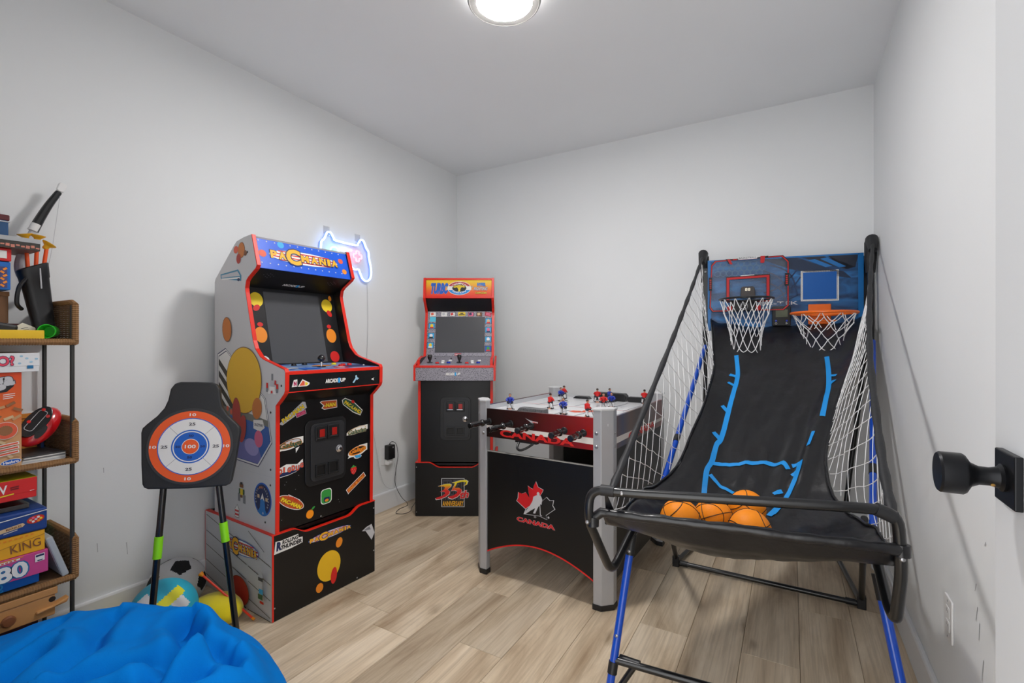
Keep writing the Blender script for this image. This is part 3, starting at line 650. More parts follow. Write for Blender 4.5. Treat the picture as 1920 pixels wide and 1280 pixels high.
# riser side print: slanting lines, lettering
p = sprint(-hw)
for i, z0 in enumerate((.322, .251, .189, .12, .055)):
    for (a, b) in ((-.535, -.36), (-.345, -.19), (-.175, -.008)):
        f_ = lambda x: z0 - .10 * (x + .505) / .49 - .0
        p.poly([(a, max(.006, f_(a))), (b, max(.006, f_(b))), (b, max(.003, f_(b) - .003)), (a, max(.003, f_(a) - .003))], stripe)
p.poly([(-.17, .332), (-.05, .272), (-.05, .269), (-.17, .329)], stripe)
logo_pm(p, -.225, .248, .27, .082, 1); p.poly(ell(-.232, .068, .078, .062, 28), BRN); p.poly(ell(-.232, .068, .075, .060, 28), mat('print_brick', (180, 50, 34), .5))
for (x, z, w_, h, c) in ((-.066, .175, .03, .02, LGREY), (-.066, .160, .034, .014, DGREY), (-.066, .135, .03, .022, LGREY), (-.062, .112, .03, .02, SKYB), (-.066, .09, .034, .02, DGRN), (-.055, .070, .028, .010, RED)): p.poly(rot_rect(x, z, w_, h, 0), c)
p.build('side_print', pac_rside)

# ---------------------------------------------------------------- the second cabinet in the corner
sf = thing('arcade_cabinet', 'arcade cabinet in the corner with an orange marquee and grey speckled control deck', 'arcade cabinet', (-1.8536, 2.4451, 0), 30.4)
dep = .468
for s in (-1, 1):
    rs = MB().box(*sorted((s * hw, s * (hw - .016))), .002, dep, .002, .342).build('riser_side', cab_black, sf)
    MB().strip([(dep, .342), (.0, .342)], (0, 0, 0), (0, 1, 0), (0, 0, 1), (1, 0, 0), *sorted((s * (hw + .0004), s * (hw - .0165))), -.0035).build('edge_moulding', tmold, rs)
wave_front(sf, hw - .0035, .3425, .031, -.001, .014)
MB().box(-hw + .016, hw - .016, dep - .015, dep, .002, .342).build('riser_back', cab_black, sf)
MB().box(-hw + .016, hw - .016, .03, dep - .015, .318, .332).build('riser_top', cab_black, sf)
l2 = [(.004, .344), (.002, .62), (0, .87), (-.02, .90), (-.03, 1.0), (.02, 1.012), (.185, 1.018), (.255, 1.30), (.257, 1.32), (.235, 1.35), (.178, 1.40), (.170, 1.412), (.190, 1.552)]
b2 = [(.26, 1.552), (.42, 1.40), (.445, 1.36), (.445, .344)]
sf_out = mat('side_art_pale', (206, 198, 190), .45, var=.1, vscale=6)
bw = .2395; iw = bw - .0165
for s in (-1, 1):
    x0, x1 = sorted((s * bw, s * (bw - .0165)))
    sp = side_panel(sf, l2, b2, x0, x1, sf_out)
    MB().strip(l2, (0, 0, 0), (0, 1, 0), (0, 0, 1), (1, 0, 0), x0 - .0004, x1 + .0004, .0035).build('edge_moulding', tmold, sp, bevel=.001)
MB().box(-iw, iw, .015, .027, .344, .885).build('front_panel', cab_black, sf)
MB().box(-iw, iw, .435, .444, .344, 1.37).build('back_panel', cab_black, sf)
MB().prism([(.215, 1.546), (.26, 1.546), (.42, 1.396), (.40, 1.39), (.25, 1.533), (.215, 1.533)], (0, 0, 0), (0, 1, 0), (0, 0, 1), (1, 0, 0), -iw, iw).build('top_panel', cab_black, sf)
# deck
dw = .2575
dk = MB().box(-dw + .012, dw - .012, -.057, -.02, .873, .954).build('deck_front', granite, sf)
MB().box(-dw + .012, dw - .012, -.060, -.02, .954, .968).build('edge_moulding', tmold, dk, bevel=.001)
for s in (-1, 1):
    MB().prism([(-.062, .871), (.03, .871), (.06, .90), (.185, 1.016), (.17, 1.022), (-.062, .969)], (0, 0, 0), (0, 1, 0), (0, 0, 1), (1, 0, 0), *sorted((s * dw, s * (dw - .012)))).build('deck_side', tmold, dk, bevel=.001)
MB().prism([(-.058, .967), (.19, 1.016), (.19, 1.004), (-.05, .950)], (0, 0, 0), (0, 1, 0), (0, 0, 1), (1, 0, 0), -iw, iw).build('control_deck', granite, sf)
MB().box(-dw + .012, dw - .012, -.05, .015, .871, .8735).build('deck_underside', cab_black, sf)
dz = lambda y: .967 + (y + .058) * .1976
for x in (-.168, .022): joystick(sf, x, .02, dz(.02), 'bat')
for x0 in (-.118, .072):
    for (dx, y, m) in ((0, .0, btn_red), (.030, .05, btn_white), (.036, .0, btn_white), (.072, .008, btn_blue), (.076, .06, btn_white)): button(sf, x0 + dx, y, dz(y), m, .0135, .009)
for x in (-.15, -.045): button(sf, x, .13, dz(.13), btn_black, .006, .004)
p = Print((0, -.057, 0), (1, 0, 0), (0, 0, 1), (0, -1, 0)); a1up(p, -.009, .9145, .096, .020); p.build('deck_front_print', dk)
# bezel
bo = Vector((0, .195, 1.017)); bv = Vector((0, .07, .312)).normalized(); bn = Vector((0, -.312, .07)).normalized()
bzl = slab('bezel', -iw, iw, 0, .322, -.012, 0, granite, sf)
slab('screen', -.163, .170, .030, .276, 0, .0012, screen_m, bzl)
p = Print(bo, (1, 0, 0), bv, bn)
slab_edge = [(-.166, .027), (.173, .027), (.173, .279), (-.166, .279)]; p.poly(slab_edge, mat('print_blue_black', (30, 34, 46), .4))
PAL = [(SKYB, YEL, RED), (SKYB, WHITE, BLACK), (SKYB, YEL, WHITE), (SKYB, TAN, RED), (SKYB, PINK, NAVY), (SKYB, WHITE, GREY), (BLUE, GRN, RED), (SKYB, BRN, NAVY)]
for i, (x, v) in enumerate(((-.193, .215), (-.195, .145), (-.198, .078), (.198, .250), (.198, .187), (.198, .12), (.198, .055))):
    p.build('bezel_print', bzl) if i == 0 else None; p = Print(bo, (1, 0, 0), bv, bn); a, b, c = PAL[i]; p.poly(rot_rect(x, v, .046, .042, 0), BLACK); p.poly(rot_rect(x, v, .040, .036, 0), a); p.poly(ell(x, v + .002, .011, .012, 12), b); p.poly(rot_rect(x, v - .012, .026, .010, 0), c); p.build('picture_tile', bzl)
p = Print(bo, (1, 0, 0), bv, bn); p.poly(rot_rect(-.187, .262, .040, .034, 0), mat('print_cyan', (90, 200, 226), .5)); p.build('picture_tile', bzl)
for i, (x, c1, c2) in enumerate(((-.188, SALMON, WHITE), (-.11, LGREY, WHITE), (-.052, RED, WHITE), (.076, NAVY, PINK), (.134, TAN, BRN))):
    p = Print(bo, (1, 0, 0), bv, bn, lift=.0010); p.poly(rot_rect(x, .298, .040, .030, 3 if i == 0 else 0), BLACK if 1 < i else WHITE); p.poly(rot_rect(x, .298, .034, .025, 0), c2); p.poly(rot_rect(x - .004, .300, .018, .016, 20), c1); p.build('picture_tile', bzl)
p = Print(bo, (1, 0, 0), bv, bn); p.poly(rrect(.012, .301, .052, .028, .008), YEL); p.polys([rot_rect(.012, .305, .02, .006, 0), rot_rect(.012, .296, .04, .006, 0)], BLACK); p.build('yellow_sign', bzl)
p = Print(bo, (1, 0, 0), bv, bn); p.poly(rot_rect(.196, .299, .046, .030, -12), mat('print_crimson', (176, 24, 50), .5)); p.polys([rot_rect(.196, .304, .03, .006, -12), rot_rect(.197, .294, .034, .007, -12)], PINK); p.build('picture_tile', bzl)
p = Print(bo, (1, 0, 0), bv, bn); p.poly(rrect(-.008, .014, .044, .018, .002), mat('print_crimson', (176, 24, 50), .5)); p.text('CAPCOM', -.008, .014, .038, .008, WHITE, off=.03)
p.build('maker_sign', bzl)
a_, b_ = Vector((0, .182, 1.408)), Vector((0, .268, 1.325))
spk = MB().prism([(-iw, 0), (iw, 0), (iw, (b_ - a_).length), (-iw, (b_ - a_).length)], a_, (1, 0, 0), (b_ - a_).normalized(), Vector((0, -.083, -.086)).normalized(), -.01, 0).build('speaker_panel', mat('speaker_black', (16, 17, 22), .35), sf)
# marquee
mo = Vector((0, .178, 1.412)); mv = Vector((0, .02, .14)).normalized(); mn = Vector((0, -.14, .02)).normalized()
mq = MB().prism([(-iw, 0), (iw, 0), (iw, .139), (-iw, .139)], mo, (1, 0, 0), mv, mn, -.012, 0).build('marquee', gradmat('marquee_sunset', [(0, (226, 40, 18)), (.35, (238, 96, 20)), (.65, (240, 160, 24)), (1, (238, 206, 24))], 2, 1.425, 1.535), sf)
MB().prism([(-iw, .1275), (iw, .1275), (iw, .1405), (-iw, .1405)], mo, (1, 0, 0), mv, mn, -.025, .006).build('marquee_rail', tmold, mq, bevel=.001)
MB().prism([(-iw, 0), (iw, 0), (iw, .016), (-iw, .016)], mo, (1, 0, 0), mv, mn, 0, .006).build('marquee_rail', tmold, mq, bevel=.001)
p = Print(mo, (1, 0, 0), mv, mn)
p.text('TURBO', -.130, .068, .118, .074, BLUE, 0, off=.05, shear=.28, outline=mat('print_steel_blue', (70, 130, 200), .5), ooff=.03)
p.poly([(-.09, .085), (-.075, .06), (.08, .06), (.098, .085), (.078, .058), (-.07, .058)], TAN); p.polys([[(-.094, .082), (-.07, .072), (-.07, .056), (-.088, .055), (-.082, .068)], [(.098, .082), (.076, .072), (.076, .056), (.094, .055), (.088, .068)]], TAN)
p.poly(ell(.0033, .070, .080, .0475, 40), WHITE)
top = [(x, z) for (x, z) in ell(.0033, .070, .077, .0445, 40) if z >= .0785]; bot = [(x, z) for (x, z) in ell(.0033, .070, .077, .0445, 40) if z <= .0615]
p.poly(top, mat('print_crimson', (176, 24, 50), .5)); p.poly(sorted(bot, key=lambda q: math.atan2(q[1] - .06, q[0])), mat('print_edition_blue', (28, 140, 214), .5))
p.poly(ell(.0033, .070, .048, .026, 32), BLACK); p.poly([(-.04, .078), (-.02, .088), (.003, .092), (.026, .088), (.046, .078), (.03, .074), (.02, .080), (.010, .062), (.010, .048), (-.004, .048), (-.003, .062), (-.012, .076), (-.028, .072)], YEL)
p.text('STREET', .003, .082, .066, .012, YEL, off=.05, outline=BLACK)
def arc(r): return lambda x, y: (x * (1 - y * 4), y - x * x * r)
p.text('CHAMPION', .0033, .1015, .104, .0145, WHITE, off=.02, fn=lambda x, y: (x, y - x * x * 6.5)); p.text('EDITION', .0033, .0385, .088, .0135, WHITE, off=.02, fn=lambda x, y: (x, y + x * x * 6.5))
p.text('HYPER', .1535, .095, .058, .023, mat('print_steel_blue', (70, 130, 200), .5), off=.05, outline=BLUE); p.text('FIGHTING', .1485, .065, .094, .022, LGREY, off=.02, shear=.3, outline=GREY); p.text('CAPCOM', .150, .036, .076, .0115, YEL, off=.04, outline=BLACK)
p.build('marquee_print', mq)
coin_door(sf, -.002, .6225, .199, .279, .015)
# anniversary emblem on the riser
p = Print((0, -.001, 0), (1, 0, 0), (0, 0, 1), (0, -1, 0))
p.poly([(-.0908, .0597), (.0577, .0597), (.0577, .2446), (-.0908, .2446)], LGREY); p.poly([(-.0865, .064), (.0535, .064), (.0535, .240), (-.0865, .240)], BLACK)
p.text('STREET', -.0165, .205, .134, .062, DGREY, off=.03); p.text('FIGHTER', -.0165, .138, .134, .066, DGREY, off=.03)
p.text('ANNIVERSARY', -.0165, .0825, .134, .032, GOLD, off=.02)
fire = gradmat('fire_print', [(0, (214, 22, 30)), (.42, (226, 32, 30)), (.6, (236, 130, 24)), (.75, (244, 220, 20)), (1, (246, 226, 30))], 2, .115, .235)
three = [(-.112, .192), (-.07, .206), (-.04, .209), (-.026, .203), (-.03, .190), (-.052, .172), (-.036, .160), (-.040, .143), (-.062, .126), (-.096, .112), (-.122, .108), (-.128, .117), (-.11, .124), (-.084, .132), (-.066, .145), (-.07, .157), (-.098, .158), (-.076, .170), (-.066, .184), (-.075, .191)]
five = [(-.022, .215), (.03, .231), (.066, .234), (.080, .224), (.072, .204), (.046, .193), (.064, .206), (.066, .219), (.044, .222), (.010, .214), (-.004, .182), (.022, .184), (.040, .172), (.036, .148), (.012, .126), (-.02, .112), (-.040, .118), (-.047, .128), (-.02, .132), (.006, .146), (.012, .162), (-.008, .168), (-.026, .163), (-.014, .188), (-.002, .212)]
for g in (three, five):
    cxg = sum(q[0] for q in g) / len(g); czg = sum(q[1] for q in g) / len(g)
    p.poly([(cxg + (x - cxg) * 1.05, czg + (z - czg) * 1.05 - .001) for (x, z) in g], WHITE); p.poly(g, fire)
p.text('th', .056, .141, .060, .048, fire, 8, off=.04, shear=.35, outline=WHITE, ooff=.02)
p.build('riser_print', sf)
screws(sf, [(-.250, -.002, .315), (-.250, -.002, .028)], (0, -1, 0))
# pale board standing between this cabinet and the corner

# ================================================================== ROD HOCKEY TABLE
alu = mat('brushed_aluminium', (176, 177, 180), .38, metal=.25, var=.03, vscale=30)
alu_cap = mat('grey_cap', (206, 207, 208), .45)
hk = thing('rod_hockey_table', 'rod hockey table with silver corner legs and a black arched front panel', 'game table', (-.987, 1.894, 0), -2.3)
LEN = .85
legp = [(.274, 0), (.311, 0), (.350, .039), (.350, .076), (.318, .076), (.274, .032)]
for sx in (-1, 1):
    for back in (0, 1):
        pts = [(sx * x, LEN - y if back else y) for (x, y) in legp]
        lg = MB().prism(pts, (0, 0, 0), (1, 0, 0), (0, 1, 0), (0, 0, 1), .02, .832).build('leg', alu, hk, bevel=.003)
        c = (sum(q[0] for q in pts) / 6, sum(q[1] for q in pts) / 6)
        big = [(c[0] + (x - c[0]) * 1.07, c[1] + (y - c[1]) * 1.07) for (x, y) in pts]
        MB().prism(big, (0, 0, 0), (1, 0, 0), (0, 1, 0), (0, 0, 1), 0, .024).build('foot_cap', plastic_b, lg, bevel=.002)
        MB().prism(big, (0, 0, 0), (1, 0, 0), (0, 1, 0), (0, 0, 1), .829, .838).build('top_cap', alu_cap, lg, bevel=.002)
        if not back:
            for z in (.7343, .678): MB().lathe([(.0075, 0), (.0075, .002), (.005, .005), (.0001, .0055)], (sx * .290, 0, z), (0, -1, 0), 16).build('bolt', screw_m, lg, smooth=True)
            if sx > 0:
                for z in (.7343, .678, .33): MB().lathe([(.006, 0), (.006, .002), (.004, .004), (.0001, .0045)], (.350, .055, z), (1, 0, 0), 12).build('bolt', screw_m, lg, smooth=True)
apron_m = gradmat('apron_gradient', [(0, (22, 12, 9)), (.4, (50, 15, 12)), (.7, (104, 16, 14)), (1, (150, 18, 16))], 0, -.28, .28, .3)  # colour runs from near-black at the left to red at the right
ap = MB().box(-.275, .275, .004, .020, .661, .796).build('front_apron', apron_m, hk, bevel=.0015)
p = Print((0, .004, 0), (1, 0, 0), (0, 0, 1), (0, -1, 0))
p.poly([(-.275, .704), (.275, .685), (.275, .7125), (-.275, .7175)], mat('print_soft_white', (226, 220, 214), .45)); p.build('apron_stripe', ap)
p = Print((0, .004, 0), (1, 0, 0), (0, 0, 1), (0, -1, 0), lift=.0012)
p.text('CANADA', -.004, .6850, .385, .033, RED, -.5, off=.04); p.build('apron_lettering', ap)
p = Print((0, .004, 0), (1, 0, 0), (0, 0, 1), (0, -1, 0), lift=.0008)
p.poly([(-.058, .768), (-.035, .760), (-.012, .757), (.008, .755), (.008, .749), (-.012, .751), (-.022, .746), (-.03, .752), (-.038, .757)], LGREY); p.poly([(-.02, .755), (.006, .753), (.006, .751), (-.02, .7525)], RED); p.build('apron_emblem', ap)
pan = [(-.275, .592), (.275, .590), (.275, .108)]
arch = [(.275 - .55 * i / 24, .107 + .078 * math.sin(math.pi * (i / 24)) ** .9 if 0 < i < 24 else .107) for i in range(25)]
fp = MB().prism(pan[:2] + arch, (0, 0, 0), (1, 0, 0), (0, 0, 1), (0, 1, 0), .010, .024).build('front_panel', cab_black, hk)
MB().strip(arch, (0, 0, 0), (1, 0, 0), (0, 0, 1), (0, 1, 0), .0085, .0245, -.006).build('red_edge', RED, fp)
MB().box(-.275, .275, .0095, .0245, .590, .5935).build('top_edge', mat('edge_grey', (150, 148, 144), .5), fp)
p = Print((0, .010, 0), (1, 0, 0), (0, 0, 1), (0, -1, 0))
leaf = [(-.0057, .4852), (.006, .462), (.0313, .4545), (.028, .4454), (.0, .40), (-.054, .3502), (-.1068, .3823), (-.0995, .396), (-.0979, .4224), (-.078, .419), (-.0573, .4288), (-.049, .418), (-.0373, .4058), (-.043, .43), (-.0473, .4597), (-.032, .452), (-.0208, .4492), (-.016, .465)]
cl = (-.03, .42); p.poly([(cl[0] + (x - cl[0]) * 1.04, cl[1] + (z - cl[1]) * 1.04) for (x, z) in leaf], LGREY); p.poly(leaf, mat('print_flag_red', (206, 20, 30), .45))
lo = [(-.0708, .3266), (-.0573, .3555), (.0, .40), (.028, .4051), (.0504, .4272), (.0663, .4144), (.087, .4179), (.082, .3943), (.0933, .3793), (.0473, .3425), (.0536, .3237), (.0119, .3331)]
c2 = (.02, .37); inn = [(c2[0] + (x - c2[0]) * .945, c2[1] + (z - c2[1]) * .945) for (x, z) in lo]; p.ring(lo, inn, LGREY)
p.poly(inn, mat('panel_black_print', (21, 21, 22), .35))
p.poly(ell(.0073, .4325, .0075, .0085, 14), LGREY)
p.poly([(.0, .426), (-.018, .416), (-.022, .396), (-.034, .376), (-.0674, .3302), (-.062, .328), (-.03, .352), (-.008, .366), (-.019, .342), (-.0175, .3405), (-.008, .342), (.006, .372), (.014, .382), (.014, .39), (.024, .386), (.028, .411), (.022, .424), (.014, .428)], LGREY)
p.poly([(.014, .392), (.017, .392), (.0205, .341), (.027, .339), (.0265, .336), (.0165, .338)], LGREY)
p.ring(ell(-.009, .3255, .006, .0035, 14), ell(-.009, .3255, .0042, .002, 14), LGREY); p.poly(ell(.060, .337, .0048, .0048, 12), LGREY)
p.build('leaf_emblem', fp)
p = Print((0, .010, 0), (1, 0, 0), (0, 0, 1), (0, -1, 0)); p.text('CANADA', -.008, .298, .198, .021, mat('print_flag_red', (206, 20, 30), .45), -.6, off=.05, outline=LGREY, ooff=.022); p.build('panel_lettering', fp)
MB().prism(pan[:2] + arch, (0, 0, 0), (1, 0, 0), (0, 0, 1), (0, 1, 0), LEN - .024, LEN - .010).build('back_panel', cab_black, hk)
MB().box(-.275, .275, LEN - .02, LEN - .004, .661, .790).build('back_apron', mat('apron_grey', (188, 188, 190), .45), hk, bevel=.0015)
blur = gradmat('side_apron_reflections', [(0, (96, 72, 66)), (.12, (52, 58, 92)), (.26, (92, 70, 62)), (.4, (60, 46, 46)), (.7, (90, 70, 70)), (1, (120, 40, 36))], 1, .07, .78, .3)  # blurred gloss reflections painted into the brown-grey apron colour
for s in (-1, 1):
    x0, x1 = sorted((s * .347, s * .333))
    sa = MB().box(x0, x1, .070, LEN - .07, .661, .800).build('side_apron', blur, hk, bevel=.0015)
    MB().box(*sorted((s * .333, s * .3325)), .070, LEN - .07, .775, .797).build('inner_board', mat('board_pale', (196, 198, 202), .4), sa)
    if s > 0:
        p = Print((.347, 0, 0), (0, 1, 0), (0, 0, 1), (1, 0, 0)); p.poly([(.07, .685), (.78, .69), (.78, .705), (.07, .712)], mat('print_soft_white', (226, 220, 214), .45)); p.build('apron_stripe', sa)
        p = Print((.347, 0, 0), (0, 1, 0), (0, 0, 1), (1, 0, 0), lift=.0012); p.text('CANADA', .43, .690, .40, .034, RED, 0, off=.04); p.build('apron_lettering', sa)
    MB().box(*sorted((s * .343, s * .331)), .070, LEN - .07, .11, .661 if s > 0 else .38).build('side_panel', deep_black, hk)
# rink
ice = mat('rink_white', (232, 233, 235), .25, coat=.3)
rk = MB().box(-.333, .333, .020, LEN - .02, .765, .775).build('rink', ice, hk)
for (x0, y0, x1, y1) in ((-.20, .08, -.20, .28), (-.12, .30, -.13, .60), (-.22, .38, -.21, .68), (.02, .08, .02, .30), (-.02, .45, 0, .72), (.12, .10, .13, .36), (.22, .12, .22, .42), (.16, .40, .18, .70), (.26, .40, .27, .66), (.08, .50, .08, .74)):
    p = Print((0, 0, .775), (1, 0, 0), (0, 1, 0), (0, 0, 1)); d = Vector((x1 - x0, y1 - y0)).normalized() * .0025
    p.poly([(x0 + d.y, y0 - d.x), (x1 + d.y, y1 - d.x), (x1 - d.y, y1 + d.x), (x0 - d.y, y0 + d.x)], DGREY); p.build('slot', rk)
p = Print((0, 0, .775), (1, 0, 0), (0, 1, 0), (0, 0, 1), lift=.0003); p.poly([(-.33, .423), (.33, .423), (.33, .428), (-.33, .428)], mat('print_flag_red', (206, 20, 30), .45)); p.build('centre_line', rk)
p = Print((0, 0, .775), (1, 0, 0), (0, 1, 0), (0, 0, 1), lift=.0003); sc_ = .5; p.poly([((x + .03) * .9 + .10, (z - .42) * .9 + .30) for (x, z) in leaf], SALMON); p.build('rink_emblem', rk)
for y in (.28, .57):
    p = Print((0, 0, .775), (1, 0, 0), (0, 1, 0), (0, 0, 1), lift=.0003); p.poly([(-.33, y), (.33, y), (.33, y + .004), (-.33, y + .004)], mat('print_pale_line', (150, 158, 190), .45)); p.build('zone_line', rk)
net_grey = speckle('goal_mesh_grey', (104, 104, 106), (70, 70, 72), 260)
MB().prism([(0, 0), (.16, 0), (.16, .028), (.03, .03)], (-.155, .06, .775), (1, 0, 0), (0, 0, 1), (0, 1, 0), 0, .05).build('goal', net_grey, hk, bevel=.003)
MB().prism([(0, 0), (.19, 0), (.20, .03), (.185, .045), (.01, .045)], (-.05, .765, .775), (1, 0, 0), (0, 0, 1), (0, 1, 0), 0, .05).build('goal', plastic_b, hk, bevel=.004)
MB().prism(rrect(0, .015, .10, .03, .01), (.205, .77, .775), (1, 0, 0), (0, 0, 1), (0, 1, 0), 0, .03).build('corner_guard', plastic_b, hk, bevel=.003)
MB().prism([(-.055, 0), (.055, 0), (.04, .014), (-.04, .014)], (-.13, .77, .775), (1, 0, 0), (0, 0, 1), (0, 1, 0), 0, .04).build('corner_guard', plastic_b, hk, bevel=.003)
# player figures on their pegs
skin = mat('toy_skin', (196, 140, 110), .5); pants = mat('toy_pants_dark', (36, 36, 50), .5); toyw = mat('toy_white', (224, 224, 226), .5); toyr = mat('toy_red', (206, 28, 28), .4); toyb = mat('toy_blue', (26, 52, 160), .4); hair = mat('toy_hair', (40, 30, 26), .5)
def player(jersey):
    mb = MB()
    mb.tube([(0, 0, -.004), (0, 0, .004)], .010, 10, 4)                                        # peg base
    for s in (-1, 1):
        mb.tube([(s * .008, 0, .034), (s * .011, -.003 * s, .020), (s * .013, -.002, .006)], [.0062, .0050, .0042], 8, 2)   # leg with sock
        mb.tube([(s * .013, .006, .004), (s * .014, -.010, .0035)], [.004, .0035], 6, 3)          # skate
        mb.tube([(s * .008, 0, .037), (s * .010, -.001, .027)], [.0078, .0068], 8, 1)              # pants
        mb.tube([(s * .011, 0, .056), (s * .018, -.006, .047), (s * .011, -.015, .041)], [.0050, .0046, .0036], 8, 0)  # arm
        mb.sphere((s * .010, -.0165, .040), .0038, 8, 3)                                           # glove
    mb.tube([(0, 0, .034), (0, -.001, .045), (0, -.002, .056), (0, -.002, .061)], [.0105, .0118, .0135, .0075], 12, 0)
    mb.tube([(0, -.002, .060), (0, -.003, .065)], .004, 8, 4)
    mb.sphere((0, -.0035, .0705), .0068, 12, 4, (.9, 1, 1.1)); mb.sphere((0, -.002, .0730), .0070, 12, 5, (.95, 1, .85))
    mb.tube([(-.006, -.012, .046), (.012, -.030, .006)], .0013, 6, 3); mb.tube([(.012, -.030, .005), (.026, -.032, .004)], [.0022, .0018], 6, 3)
    return mb.build('player_figure', [jersey, pants, toyw, plastic_b, skin, hair], hk, smooth=True, angle=50)
pr, pb = player(toyr), player(toyb)
spots = [(pb, -.245, .165, 30), (pr, -.08, .285, 160), (pb, .063, .152, 0), (pr, .183, .145, 120), (pb, -.18, .60, 60), (pr, -.215, .71, 150), (pr, .02, .66, 200), (pr, .145, .44, 20), (pb, .075, .70, 90), (pb, .165, .50, 10), (pr, .262, .74, 180)]
seen = set()
for (src, x, y, a) in spots:
    o = src if src not in seen else src.copy()
    if src in seen: COL.objects.link(o)
    seen.add(src); o.location = (x, y, .776); o.rotation_euler.z = math.radians(a)
MB().lathe([(.011, 0), (.011, .006), (.0001, .0062)], (.10, .36, .775), (0, 0, 1), 20).build('puck', plastic_b, hk)
# rods with grips
grip = mat('grip_gloss_black', (14, 14, 15), .2, coat=.5)
for i, (x, z, tx, tz) in enumerate(((-.258, .7357, -.275, .732), (-.1343, .736, -.166, .724), (-.0266, .7353, -.020, .734), (.1399, .7308, .144, .731), (.2297, .7298, .231, .728))):
    a = Vector((x, .004, z)); b = Vector((tx, -.13, tz)); d = b - a; L = d.length
    r_ = MB().lathe([(.0045, -.012), (.0045, L * .5), (.0001, L * .5)], a, d, 12).build('rod', chrome, hk, smooth=True)
    MB().lathe([(.0155, 0), (.0155, .004), (.0135, .006), (.0001, .0065)], a, d, 20).build('rod_bushing', plastic_b, r_, smooth=True)
    st = L * .28
    MB().lathe([(.009, st), (.0135, st + .003), (.0165, st + .010), (.0165, st + .016), (.0115, st + .022), (.0105, st + .034), (.0130, st + .050), (.0140, st + .062), (.0115, L - .014), (.0135, L - .010), (.0135, L - .003), (.0115, L), (.0001, L)], a, d, 24).build('grip', grip, r_, smooth=True)
    if i < 2: MB().lathe([(.0095, .004), (.0095, st + .002), (.0001, st + .002)], a, d, 20).build('rod_sleeve', plastic_b, r_, smooth=True)
# puck return loop under the apron
MB().box(-.115, .0, .006, .03, .652, .661).build('return_bracket', plastic_b, hk, bevel=.002)
MB().tube(bez([(-.095, .012, .655), (-.092, -.012, .632), (-.07, -.022, .625), (-.045, -.012, .634), (-.02, .010, .653)], 6), .0055, 10).build('return_loop', plastic_b, hk, smooth=True)

# ================================================================== BASKETBALL SHOOTING GAME
bb_loc = Vector((-.10, 2.10, 0))
bb = thing('basketball_game', 'two-hoop indoor basketball game with blue legs, black fabric ramp and side nets', 'basketball game', bb_loc)
tube_b = mat('tube_black', (20, 21, 23), .3, var=.04, vscale=40, coat=.2)
tube_blue = mat('tube_blue', (3, 70, 182), .28, var=.04, vscale=40, coat=.3)
fabric = mat('black_nylon', (24, 24, 27), .29, var=.12, vscale=9, bump=.8, bscale=30)
pad_m = mat('padded_sleeve', (30, 31, 34), .55, var=.12, vscale=30, bump=.5, bscale=60)
rope = mat('white_net_cord', (240, 240, 240), .7)
taped = mat('blue_court_tape', (16, 146, 226), .5)
R1 = .0112
def tb(name, pts, m=tube_b, r=R1, parent=None, smooth_pts=False, n=12):
    if smooth_pts: pts = bez(pts, 6)
    return MB().tube(pts, r, n).build(name, m, parent or bb, smooth=True)
def fillet(pts, r=.03, n=5):
    P = [Vector(p) for p in pts]; out = [P[0]]
    for i in range(1, len(P) - 1):
        a, b, c = P[i - 1], P[i], P[i + 1]; d1 = (a - b); d2 = (c - b); rr = min(r, d1.length * .45, d2.length * .45)
        s, e = b + d1.normalized() * rr, b + d2.normalized() * rr
        for k in range(n + 1):
            t = k / n; out.append(s * (1 - t) ** 2 + b * 2 * t * (1 - t) + e * t * t)
    out.append(P[-1]); return out
ff = fillet([(-.446, 1.53, .50), (-.463, 1.375, .425), (-.488, 1.25, .62), (-.482, 1.252, .705), (-.38, 1.262, .7065), (.12, 1.335, .735), (.205, 1.352, .735), (.214, 1.36, .60), (.207, 1.385, .476), (.201, 1.425, .482), (.194, 1.62, .555)], .045, 6)
fr = tb('front_frame', ff, r=.0125)
for (a, b) in (((-.452, 1.2545, .7062), (-.415, 1.258, .7064)), ((.165, 1.343, .7365), (.20, 1.352, .720))): MB().tube([a, b], .0150, 14).build('frame_sleeve', pad_m, fr, smooth=True)
for p_ in ((-.392, 1.250, .7075), (-.487, 1.243, .615), (.213, 1.347, .632)):
    MB().lathe([(.0055, 0), (.0055, .003), (.0035, .005), (.0001, .0055)], p_, (0, -1, .15), 12).build('bolt', screw_m, fr, smooth=True)
legL = tb('front_leg', [(-.485, 1.40, .004), (-.446, 1.53, .475)], tube_blue, .0122)
legR = tb('front_leg', [(.280, 1.47, .004), (.205, 1.62, .467)], tube_blue, .0122)
for lg, a, b in ((legL, Vector((-.485, 1.40, 0)), Vector((-.446, 1.53, .475))), (legR, Vector((.280, 1.47, 0)), Vector((.205, 1.62, .467)))):
    MB().tube([a, a + (b - a) * .03], .0145, 12).build('foot_cap', plastic_b, lg, smooth=True)
    MB().tube([b - (b - a) * .10, b + (b - a) * .03], .0142, 12).build('hinge_cap', plastic_b, lg, smooth=True)
    for t in (.42, .93): MB().lathe([(.005, 0), (.005, .003), (.003, .0045), (.0001, .005)], a + (b - a) * t + Vector((0, -.0115, 0)), (0, -1, .1), 10).build('bolt', screw_m, lg, smooth=True)
    MB().tube([a + (b - a) * .19, a + (b - a) * .26], .0148, 12).build('joint', plastic_b, lg, smooth=True)
lb = tb('front_crossbar', [(-.472, 1.435, .128), (.262, 1.507, .125)])
